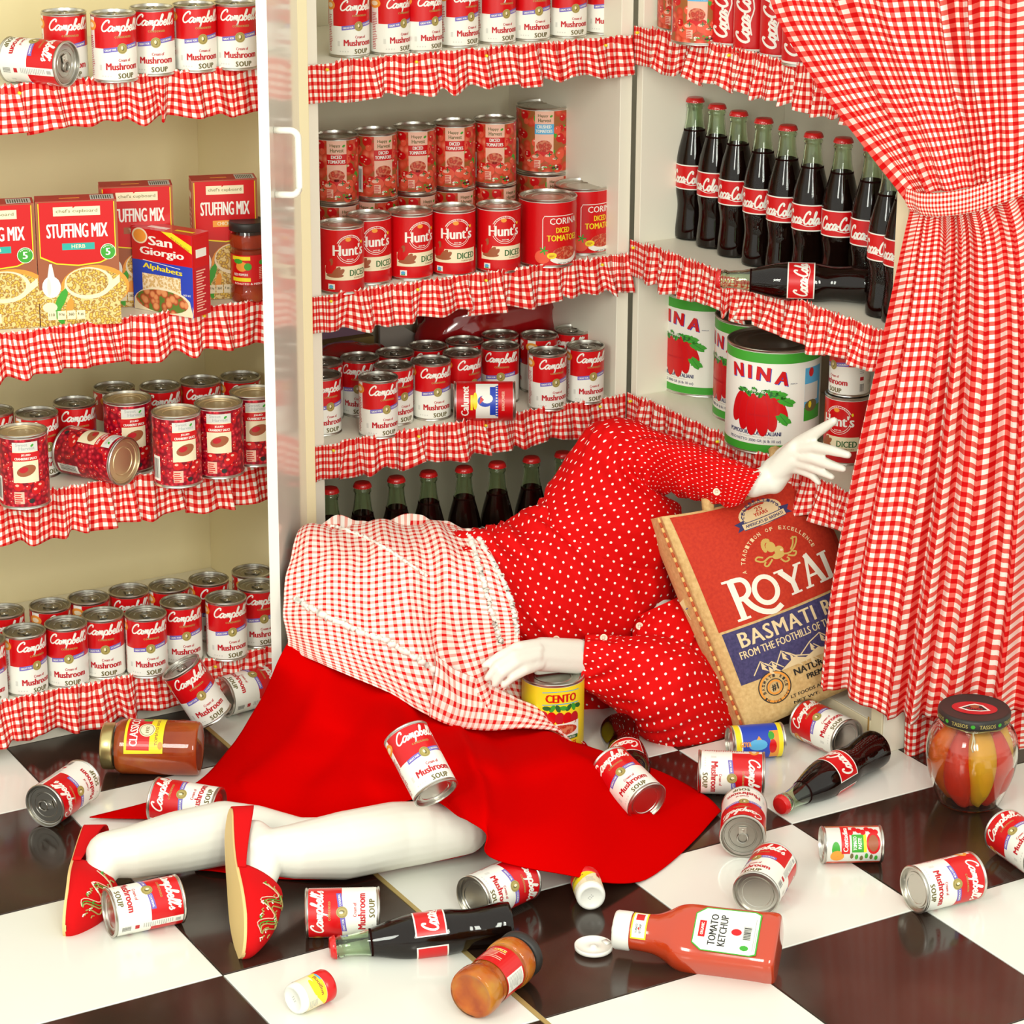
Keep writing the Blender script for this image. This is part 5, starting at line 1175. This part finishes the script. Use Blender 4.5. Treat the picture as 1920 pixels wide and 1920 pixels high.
# clothes -----------------------------------------------------------------
def loft(name, st, material, wr=.004, seed=0, nseg=64, per=14, uvoff=(0, 0), close=(False, False)):
    # st: (contour pixel A, contour pixel B, y plane, depth ratio)
    A = [Yp(*s[0], s[2]) for s in st]; B = [Yp(*s[1], s[2]) for s in st]; R_ = [Vector((s[3], 0)) for s in st]
    n = (len(st)-1)*per; A, B, R_ = spline(A, n), spline(B, n), [v.x for v in spline(R_, n)]
    V, UV, F = [], [], []; vl = 0
    girth = max((a-b).length for a, b in zip(A, B))*2.7
    for j in range(n+1):
        c = (A[j]+B[j])/2; h = (A[j]-B[j])/2
        if j: vl += (c-(A[j-1]+B[j-1])/2).length
        dp = tocam(c); dp = (dp-h.normalized()*dp.dot(h.normalized())).normalized()*(h.length*R_[j])
        for i in range(nseg+1):
            a = 2*PI*i/nseg; p_ = h*math.cos(a)+dp*math.sin(a)
            q_ = vl*30+2.2*math.cos(a+seed); nz = noise.noise(Vector((c.x*9+math.cos(a)*.9+seed, c.z*14+vl*9, math.sin(a)*.9)))+.9*(1-2.6*abs(noise.noise(Vector((q_, math.cos(a)*1.3+seed, math.sin(a)*1.3)))))
            k = 1+wr*nz/max(h.length, .01); V.append(c+p_*k)
            UV.append((i/nseg*girth+uvoff[0], vl+uvoff[1]))
    for j in range(n):
        for i in range(nseg): F.append((j*(nseg+1)+i, j*(nseg+1)+i+1, (j+1)*(nseg+1)+i+1, (j+1)*(nseg+1)+i))
    return V, F, UV
BV, BF, BU = [], [], []
def addl(r):
    k = len(BV); BV.extend(r[0]); BF.extend(tuple(i+k for i in f) for f in r[1]); BU.extend(r[2])
tor = [((860, 1015), (965, 1215), -.34, .75), ((915, 1005), (1000, 1235), -.34, .8), ((965, 990), (1060, 1240), -.33, .8), ((1020, 958), (1110, 1222), -.33, .8), ((1075, 945), (1165, 1200), -.33, .8), ((1140, 940), (1222, 1160), -.34, .75), ((1195, 945), (1262, 1118), -.35, .65), ((1232, 960), (1276, 1090), -.36, .5), ((1255, 1000), (1272, 1050), -.36, .4)]
addl(loft('b', tor, DOTS, .012, 1))
arm = [((1000, 1010), (1240, 1075), -.33, .7), ((1012, 965), (1255, 1000), -.33, .75), ((1040, 925), (1256, 960), -.32, .8), ((1068, 882), (1252, 938), -.31, .8), ((1095, 836), (1232, 922), -.30, .85), ((1135, 802), (1222, 921), -.31, .9), ((1188, 800), (1236, 918), -.33, .9), ((1262, 826), (1280, 921), -.40, .9), ((1335, 850), (1335, 934), -.47, .9), ((1392, 872), (1372, 945), -.52, .9), ((1428, 882), (1397, 937), -.552, 1.0)]
addl(loft('b', arm, DOTS, .007, 4))
lar = [((1097, 1198), (1088, 1281), -.455, .85), ((1130, 1196), (1110, 1297), -.465, .9), ((1175, 1200), (1150, 1322), -.48, .9), ((1235, 1200), (1185, 1360), -.50, .9), ((1300, 1222), (1230, 1398), -.53, .85), ((1345, 1275), (1292, 1411), -.55, .8), ((1374, 1330), (1350, 1402), -.56, .7), ((1377, 1358), (1372, 1380), -.56, .5)]
addl(loft('b', lar, DOTS, .007, 9))
upr = [((1205, 1150), (1292, 1110), -.42, .6), ((1198, 1200), (1318, 1160), -.45, .7), ((1215, 1260), (1338, 1225), -.49, .75), ((1245, 1320), (1360, 1290), -.53, .75), ((1275, 1375), (1377, 1352), -.55, .6)]
addl(loft('b', upr, DOTS, .010, 15))
back = [((975, 1215), (985, 1300), -.32, .8), ((1040, 1205), (1050, 1318), -.33, .8), ((1110, 1200), (1120, 1335), -.34, .8), ((1180, 1200), (1190, 1340), -.36, .8)]
addl(loft('b', back, DOTS, .008, 21))
bl = mq(mobj('blouse', BV, BF, DOTS, None, True, uv=BU)); bl['label'] = 'red blouse with small white dots'
BUT = mat('shell_button', (.82, .70, .52), .25, coat=.6)
def button(c, r=.0062):
    n = tocam(c); q = MB(); M_ = n.to_track_quat('Z', 'Y').to_matrix().to_4x4(); M_.translation = c
    q.lathe([(0, .0012), (r*.55, .0012), (r*.65, .0022), (r*.95, .0022), (r, .0005), (r*.9, -.001)], BUT, 20, M_)
    for k in range(4): q.lathe([(.0008, .0014), (0, .0015)], BROWNP, 6, M_ @ Matrix.Translation((.0017*math.cos(k*PI/2+.8), .0017*math.sin(k*PI/2+.8), 0)))
    o = mq(q.build('button', None, True)); return o
def surf(px, py, o=None):
    dg = bpy.context.evaluated_depsgraph_get(); hit, loc, nrm, *_ = bl.ray_cast(bl.matrix_world.inverted() @ CAM, (bl.matrix_world.inverted().to_3x3() @ ray(px, py)).normalized(), distance=20, depsgraph=dg)
    return (bl.matrix_world @ loc) if hit else Yp(px, py, -.45)
bpy.context.view_layer.update()
for px, py in ((1344, 922), (1132, 1196), (1199, 1174), (1043, 1199)): P = surf(px, py); button(P+tocam(P)*.002)
# placket: a raised front edge of the blouse
pk = [surf(px, py)+tocam(surf(px, py))*.0035 for px, py in ((1040, 1203), (1090, 1208), (1140, 1203), (1195, 1183), (1240, 1148), (1268, 1112))]
q = MB(); q.tube(spline(pk, 30), .0016, DOTS, 6); 
# apron ------------------------------------------------------------------
def wrinkle(seed, amp, fx=3.0, fy=2.0):
    def f(u, v, P):
        return amp*(noise.noise(Vector((u*fx+seed, v*fy, seed*.3)))*1.3+.6*noise.noise(Vector((u*fx*2.6, v*fy*1.6+seed, 1.7)))+.22*noise.noise(Vector((u*fx*6+v*4, v*fy*4, seed))))
    return f
ap = [[pt(c) for c in r] for r in [
  [(600, 1030, 'y', -.12), (640, 1010, 'y', -.12), (705, 1000, 'y', -.12), (770, 1000, 'y', -.13), (835, 1005, 'y', -.14), (890, 1030, 'y', -.16)],
  [(566, 1000, 'y', -.20), (612, 982, 'y', -.20), (690, 980, 'y', -.20), (762, 975, 'y', -.21), (832, 980, 'y', -.245), (896, 1004, 'y', -.30)],
  [(548, 1072, 'y', -.27), (612, 1045, 'y', -.31), (695, 1040, 'y', -.33), (775, 1035, 'y', -.34), (855, 1040, 'y', -.375), (936, 1072, 'y', -.415)],
  [(545, 1140, 'y', -.30), (612, 1130, 'y', -.36), (695, 1135, 'y', -.39), (780, 1130, 'y', -.40), (862, 1135, 'y', -.43), (966, 1145, 'y', -.455)],
  [(542, 1190, 'y', -.32), (618, 1205, 'y', -.39), (705, 1225, 'y', -.43), (795, 1235, 'y', -.44), (875, 1220, 'y', -.44), (972, 1198, 'y', -.465)],
  [(538, 1216, 'y', -.33), (630, 1257, 'y', -.41), (735, 1302, 'y', -.45), (828, 1352, 'y', -.47), (905, 1330, 'y', -.47), (955, 1262, 'y', -.45)]]]
def apd(u, v, P):
    f = wrinkle(2, .015)(u, v, P); k = math.exp(-((u-.63-.10*v)/.045)**2)*max(0, min(1, v*2.5-.6)); return f-.018*k+.010*math.exp(-((u-.72-.08*v)/.05)**2)*min(1, v*2)
apn = mq(cloth('apron', net(ap, 130, 110), GINGA, None, apd, .0012)); apn['label'] = 'pale red and white gingham apron'
tl = [[pt(c) for c in r] for r in [
  [(818, 1228, 'y', -.455), (868, 1262, 'y', -.46), (930, 1288, 'y', -.47), (1000, 1326, 'y', -.48), (1052, 1358, 'y', -.49), (1096, 1394, 'y', -.50)],
  [(812, 1290, 'y', -.475), (865, 1318, 'y', -.48), (925, 1328, 'y', -.49), (1000, 1345, 'y', -.50), (1050, 1366, 'y', -.50), (1092, 1402, 'y', -.50)],
  [(806, 1345, 'y', -.478), (852, 1362, 'y', -.485), (912, 1370, 'y', -.495), (985, 1366, 'y', -.51), (1045, 1376, 'y', -.51), (1085, 1420, 'y', -.505)]]]
tlo = cloth('apron_tail', net(tl, 90, 36), GINGA, None, wrinkle(6, .006, 4, 2), .0012); adopt(tlo, MQ)
uw = [[pt(c) for c in r] for r in [[(880, 1225, 'y', -.40), (930, 1225, 'y', -.40), (985, 1235, 'y', -.38)], [(868, 1262, 'y', -.44), (925, 1280, 'y', -.43), (990, 1290, 'y', -.41)], [(890, 1292, 'y', -.45), (960, 1325, 'y', -.44), (1010, 1345, 'y', -.42)]]]
adopt(cloth('apron_fold', net(uw, 40, 30), GINGA, None, wrinkle(9, .005), .0012), MQ)
LACE = mat('white_lace', (.90, .86, .78), .9)
def lace(pts, amp, r, seed):
    bpy.context.view_layer.update(); rd = random.Random(seed); P = spline([Vector((a, b)) for a, b in pts], 110); L3 = []
    for p_ in P:
        h = None
        for ob in (apn,):
            hit, loc, *_ = ob.ray_cast(ob.matrix_world.inverted() @ CAM, ray(p_.x, p_.y).normalized(), distance=20, depsgraph=bpy.context.evaluated_depsgraph_get())
            if hit: h = ob.matrix_world @ loc
        if h: L3.append(h+tocam(h)*.002+Vector((rd.uniform(-1, 1), rd.uniform(-1, 1), rd.uniform(-1, 1)))*amp)
    if len(L3) > 3:
        q = MB(); q.tube(L3, [r*rd.uniform(.55, 1.2) for _ in L3], LACE, 6); mq(q.build('lace_trim', None, True))
lace([(556, 1122), (600, 1150), (660, 1178), (720, 1200), (775, 1232), (822, 1262), (840, 1300)], .0022, .0052, 1)
lace([(878, 994), (895, 1050), (912, 1110), (928, 1170), (938, 1205)], .0020, .0045, 2)
lace([(620, 985), (690, 1010), (750, 1045), (800, 1080)], .0014, .0028, 3)
lace([(893, 1004), (930, 1064), (958, 1125), (970, 1190)], .0016, .0042, 4)
# skirt ------------------------------------------------------------------
sk = [[pt(c) for c in r] for r in [
  [(550, 1190, 'y', -.30), (625, 1230, 'y', -.37), (720, 1270, 'y', -.41), (800, 1305, 'y', -.43), (860, 1315, 'y', -.435), (915, 1320, 'y', -.44), (990, 1340, 'y', -.45), (1060, 1368, 'y', -.47)],
  [(519, 1245, 'y', -.34), (605, 1280, 'y', -.41), (715, 1320, 'y', -.46), (800, 1360, 'y', -.49), (865, 1370, 'y', -.495), (925, 1376, 'y', -.50), (1010, 1378, 'y', -.50), (1095, 1395, 'y', -.49)],
  [(484, 1322, 'z', .085), (585, 1350, 'z', .125), (710, 1375, 'z', .135), (800, 1402, 'z', .135), (868, 1412, 'z', .13), (935, 1420, 'z', .125), (1050, 1415, 'z', .085), (1135, 1412, 'z', .035)],
  [(432, 1402, 'z', .020), (560, 1420, 'z', .070), (700, 1438, 'z', .100), (798, 1450, 'z', .112), (875, 1462, 'z', .122), (955, 1475, 'z', .112), (1120, 1450, 'z', .065), (1245, 1450, 'z', .010)],
  [(350, 1478, 'z', .008), (520, 1478, 'z', .045), (690, 1482, 'z', .085), (796, 1480, 'z', .112), (880, 1510, 'z', .130), (960, 1545, 'z', .112), (1150, 1530, 'z', .040), (1320, 1490, 'z', .008)],
  [(168, 1532, 'z', .006), (480, 1545, 'z', .012), (690, 1525, 'z', .060), (796, 1496, 'z', .108), (888, 1546, 'z', .128), (940, 1612, 'z', .080), (1198, 1652, 'z', .006), (1352, 1520, 'z', .007)]]]
def skd(u, v, P):
    r = .0
    for c, a, wd in ((.10, .010, .03), (.22, -.009, .03), (.33, .008, .035), (.47, -.012, .03), (.58, .013, .035), (.70, -.010, .04), (.83, .010, .04)):
        r += a*math.exp(-((u-c-.05*math.sin(v*3+c*9))/wd)**2)*min(1, v*1.6+.25)*(1-.45*v)
    r += .007*noise.noise(Vector((u*5, v*4, 3.3)))*(1-.6*v)
    r *= 1.25
    return r if P.z > .03 else max(r*.5, -P.z*.5)
SKG = net(sk, 150, 110)
for r in SKG:
    for p_ in r: p_.z = max(p_.z, .004)
sko = mq(cloth('skirt', SKG, SKIRT, None, skd, .0016)); sko['label'] = 'bright red skirt spread over the floor'
for v in sko.data.vertices: v.co.z = max(v.co.z, .003)
under = [[pt(c) for c in r] for r in [[(300, 1500, 'z', .006), (480, 1500, 'z', .006), (700, 1500, 'z', .008), (860, 1520, 'z', .012)], [(330, 1570, 'z', .004), (480, 1570, 'z', .004), (680, 1570, 'z', .005), (900, 1590, 'z', .006)], [(370, 1632, 'z', .004), (470, 1642, 'z', .004), (640, 1648, 'z', .004), (760, 1622, 'z', .004)]]]
adopt(cloth('skirt_lining', net(under, 60, 30), SKIRT, None, lambda u, v, P: .002*math.sin(u*11)*(v), .001), MQ)
# ---------------------------------------------------------------- burlap rice bag
KR = blotch('burlap', [(.3, (.58, .36, .14)), (.6, (.70, .47, .20)), (.8, (.76, .55, .28))], 160, .85, bump=.0004)
BRED = blotch('burlap_red_print', [(.3, (.46, .020, .006)), (.7, (.56, .035, .009))], 220, .8, bump=.0003)
BNAV = blotch('burlap_navy_print', [(.3, (.035, .03, .10)), (.7, (.07, .055, .16))], 220, .8, bump=.0003)
BGOLD = mat('bag_gold', (.60, .40, .10), .7); BCR = mat('bag_cream', (.78, .60, .34), .8); BWH = mat('bag_white', (.86, .80, .68), .8)
bBL = Zp(1384, 1374, .0); bTL = Yp(1222, 972, -.42); bBR = bBL+Vector((.255, -.035, .070)); bTR = bTL+Vector((.262, -.03, .055))
bn = (bBR-bBL).cross(bTL-bBL).normalized()
if bn.dot(CAM-bBL) < 0: bn = -bn
def bagp(s, t, side, off=0):
    sag = .018*math.sin(PI*s)*(t**3)*-1
    P = bBL*(1-s)*(1-t)+bBR*s*(1-t)+bTL*(1-s)*t+bTR*s*t+(bTL-bBL).normalized()*sag
    pin = -.020*math.sin(PI*t)**1.0
    P += (bBR-bBL).normalized()*(pin*(1-2*s)*-1*0)
    th = .046*max(0, math.sin(PI*min(1, max(0, s))))**.55*max(0, math.sin(PI*min(1, max(0, t))))**.5
    wv = .004*noise.noise(Vector((s*5, t*6, side)))*math.sin(PI*s)*math.sin(PI*t)
    return P+bn*(.046+side*(th+wv)+off)
root = empty('rice_bag', Matrix.Translation(bBL)); tag(root, 'burlap rice bag printed orange red and navy, leaning between the mannequin and the curtain', 'bag'); bpy.context.view_layer.update()
for sd, nm in ((1, 'front_panel'), (-1, 'back_panel')):
    V, F = [], []; n1_, n2_ = 44, 56
    for j in range(n2_+1):
        for i in range(n1_+1): V.append(bagp(i/n1_, j/n2_, sd))
    for j in range(n2_):
        for i in range(n1_):
            f = (j*(n1_+1)+i, j*(n1_+1)+i+1, (j+1)*(n1_+1)+i+1, (j+1)*(n1_+1)+i); F.append(f if sd > 0 else f[::-1])
    adopt(mobj(nm, V, F, KR, None, True), root)
p = Print()
def grid(x0, y0, x1, y1, m_, L=1, n=16):
    for a in range(n):
        for b in range(n):
            xa, xb, ya, yb = x0+(x1-x0)*a/n, x0+(x1-x0)*(a+1)/n, y0+(y1-y0)*b/n, y0+(y1-y0)*(b+1)/n; p.rect(xa, ya, xb, yb, m_, L)
grid(.045, .63, .985, 1.385, BRED, 1, 26); grid(.055, .285, .975, .615, BNAV, 1, 22)
GS = .55
def serif(ch, cx, y, w_, h, m_, L=3):
    t_ = .035*h/.2
    p.text(ch, cx, y, w_, h, m_, L, bold=.03)
def ST(P_, w_, L=3, sm=0): p.stroke(P_, w_, BWH, L, smooth=sm)
ST([(.205, .665), (.205, .915)], .036); p.rect(.165, .655, .245, .670, BWH, 3.2); p.rect(.158, .905, .235, .920, BWH, 3.2)
ST([(.21, .907), (.265, .902), (.290, .865), (.285, .815), (.250, .785), (.21, .785)], .030, 3.4, 3); ST([(.245, .785), (.275, .72), (.325, .668), (.39, .645), (.445, .668)], .034, 3.6, 3)
p.ring(.385, .790, .068, .030, BWH, 3, n=30, ry=.085)
ST([(.505, .865), (.560, .775)], .036, 3.2); ST([(.625, .865), (.560, .775)], .022, 3.4); ST([(.560, .785), (.560, .705)], .034, 3.6)
for cx, yy, w_ in ((.500, .868, .065), (.628, .868, .055), (.560, .702, .075), (.655, .702, .055), (.765, .702, .070), (.815, .868, .070)): p.rect(cx-w_/2, yy-.0065, cx+w_/2, yy+.0065, BWH, 3.8)
ST([(.655, .705), (.705, .905)], .020, 3.2); ST([(.700, .905), (.765, .705)], .036, 3.4); ST([(.675, .765), (.738, .765)], .016, 3.6)
ST([(.818, .870), (.818, .700)], .036, 3.2); ST([(.803, .705), (.895, .705)], .020, 3.4); ST([(.893, .700), (.900, .745)], .014, 3.6)
p.text('BASMATI RICE', .530, .497, .80, .095, BCR, 3, bold=.018, space=1.1); p.text('FROM THE FOOTHILLS OF THE HIMALAYAS', .535, .432, .86, .047, BCR, 3, bold=.012)
for P_ in ([(.14, .315), (.20, .385), (.235, .345), (.26, .36), (.32, .30)], [(.26, .30), (.335, .40), (.38, .365), (.41, .34), (.50, .31), (.56, .29)], [(.44, .33), (.52, .385), (.60, .415), (.66, .36), (.74, .33), (.78, .30)], [(.66, .32), (.75, .40), (.83, .42), (.90, .37), (.965, .345), (.965, .30)]):
    p.stroke(P_, .007, BCR, 3, smooth=0)
    for k in range(1, len(P_)-1):
        x, y = P_[k]; p.poly([(x, y-.004), (x+.025, y-.045), (x+.012, y-.040), (x+.03, y-.075), (x-.005, y-.050)], BCR, 3); p.stroke([(x+.02, y-.02), (x+.06, y-.06)], .006, BCR, 3, smooth=0)
p.poly([(.30, .285), (.40, .335), (.47, .305), (.56, .335), (.66, .300), (.80, .330), (.975, .300), (.975, .285)], BCR, 2)
p.text('NATURALLY AGED', .62, .222, .50, .042, BLACK, 2, bold=.03); p.text('PREMIUM QUALITY', .64, .165, .40, .040, BLACK, 2, bold=.03); p.text('DISTRIBUTED BY', .70, .138, .20, .014, BLACK, 2); p.text('LT FOODS AMERICAS, INC. USA', .56, .095, .50, .024, BLACK, 2); p.text('NET WT. 10 LB (4.54 KG)', .56, .052, .48, .024, BLACK, 2)
p.ring(.235, .205, .098, .006, BLACK, 2, n=32, ry=.098); p.ring(.235, .205, .088, .012, ORANGE, 2, n=32); p.ring(.235, .205, .050, .005, BLACK, 2, n=24); p.ring(.235, .205, .040, .010, ORANGE, 2, n=24); p.text('#1', .235, .183, .042, .044, BLACK, 3, bold=.03); p.arctext('BASMATI RICE', .235, .205, .062, 200, -20, .018, BLACK, 3); p.arctext('IN THE USA', .235, .205, .080, 210, 330, .016, BLACK, 3)
p.arctext('A TRADITION OF EXCELLENCE', .545, .905, .228, 176, 4, .025, BCR, 3)
for k in range(9): p.ell(.505+.028*math.cos(1.0+k*.33), 1.045+.040*math.sin(1.0+k*.33), .012, .016, BGOLD, 3, 9)
p.ell(.520, 1.035, .030, .036, BGOLD, 3, 18); p.ell(.560, .995, .030, .030, BGOLD, 3.2, 16); p.ell(.575, .992, .010, .008, BCR, 4, 10); p.ell(.545, .965, .040, .022, BGOLD, 3, 16)
for P_ in ([(.54, .96), (.49, .975), (.44, .96), (.40, .985), (.42, 1.0), (.45, .985)], [(.50, .955), (.46, .925), (.44, .935), (.455, .955)], [(.57, .965), (.62, .955), (.67, .985), (.70, 1.03), (.66, 1.035)], [(.60, .945), (.64, .925), (.66, .945), (.64, .955)], [(.63, .97), (.66, 1.0), (.68, 1.045)], [(.55, .94), (.57, .91), (.60, .915), (.59, .935)]): p.stroke(P_, .011, BGOLD, 3)
n0 = len(p.it)
p.ell(.565, 1.245, .145, .085, BCR, 2, 26); p.ring(.565, 1.245, .125, .004, NAVY, 3, n=24, ry=.072); p.ell(.565, 1.258, .085, .042, BCR, 4, 20); p.text('25', .565, 1.262, .05, .030, BRED, 5, bold=.02); p.text('YEARS', .565, 1.232, .095, .025, BRED, 5, bold=.03); p.arctext('CELEBRATING', .565, 1.205, .118, 165, 15, .020, NAVY, 4)
p.poly([(.375, 1.165), (.44, 1.180), (.44, 1.235), (.375, 1.222), (.40, 1.195)], NAVY, 5); p.poly([(.755, 1.165), (.69, 1.180), (.69, 1.235), (.755, 1.222), (.73, 1.195)], NAVY, 5); p.poly([(.42, 1.165), (.71, 1.165), (.71, 1.215), (.42, 1.215)], BCR, 6); p.stroke([(.42, 1.168), (.71, 1.168)], .005, NAVY, 7, smooth=0); p.stroke([(.42, 1.213), (.71, 1.213)], .005, NAVY, 7, smooth=0); p.text("AMERICA'S #1 BASMATI", .565, 1.178, .26, .024, NAVY, 7, bold=.02)
p.it[n0:] = [([(x, y+.025) for x, y in V_], F_, m_, L_) for V_, F_, m_, L_ in p.it[n0:]]
b = MB(); 
def bagmap(x, y, d): return bagp(x, y/1.4, 1, .0006+d)
for it in p.it: pass
p.emit(b, bagmap, .00018, .05, .05)
adopt(b.build('front_print', None), root)
# side gusset with overlock stitching on the left
g = MB(); V, F = [], []
for j in range(41):
    t = j/40; e = bagp(0, t, 1); V += [e+bn*.002, e-(bBR-bBL).normalized()*(.008*math.sin(PI*min(1, t*.9+.08))+.003)-bn*.03, e-bn*.070-(bBR-bBL).normalized()*.002]
for j in range(40):
    for i in (0, 1): F.append((3*j+i, 3*j+i+1, 3*j+4+i, 3*j+3+i))
g.add(V, F, KR); adopt(g.build('side_gusset', None, True), root)
THR = mat('tan_thread', (.82, .50, .16), .8)
st_ = MB()
for j in range(44):
    t = (j+.5)/44; e = bagp(0, t, 1)-(bBR-bBL).normalized()*.006+bn*.004; dd_ = (bTL-bBL).normalized(); st_.capsule(e-dd_*.0022, .0024, e+dd_*.0022, .0020, THR if j % 2 else mat('red_thread', (.5, .08, .02), .8), 8)
o = adopt(st_.build('stitching', None, True), root); o['kind'] = 'stuff'
for x, y0_ in ((.30, 1.0), (.78, 1.0)):
    hb = MB(); c = bagp(x, 1.0, 0); hb.tube([c+Vector((0, .0, -.01)), c+Vector((.004, .012, .03)), c+Vector((.012, .03, .045))], [.010, .011, .010], KR, 8)
    adopt(hb.build('handle_strap', None, True), root)
tg = MB(); e = Yp(1275, 1130, -.50); e2 = Yp(1338, 1225, -.53); e3 = Yp(1290, 1115, -.49); e4 = Yp(1352, 1240, -.52)
tg.add([e, e2, e4, e3], [(0, 1, 2, 3)], BCR)
for k in range(5):
    a = e.lerp(e2, .15+.16*k); b2 = e3.lerp(e4, .12+.16*k); tg.tube([a.lerp(b2, .1)+bn*.002, a.lerp(b2, .8)+bn*.002], .0008, BLUE, 5)
o = adopt(tg.build('care_tag', None), root); md = o.modifiers.new('t', 'SOLIDIFY'); md.thickness = .001
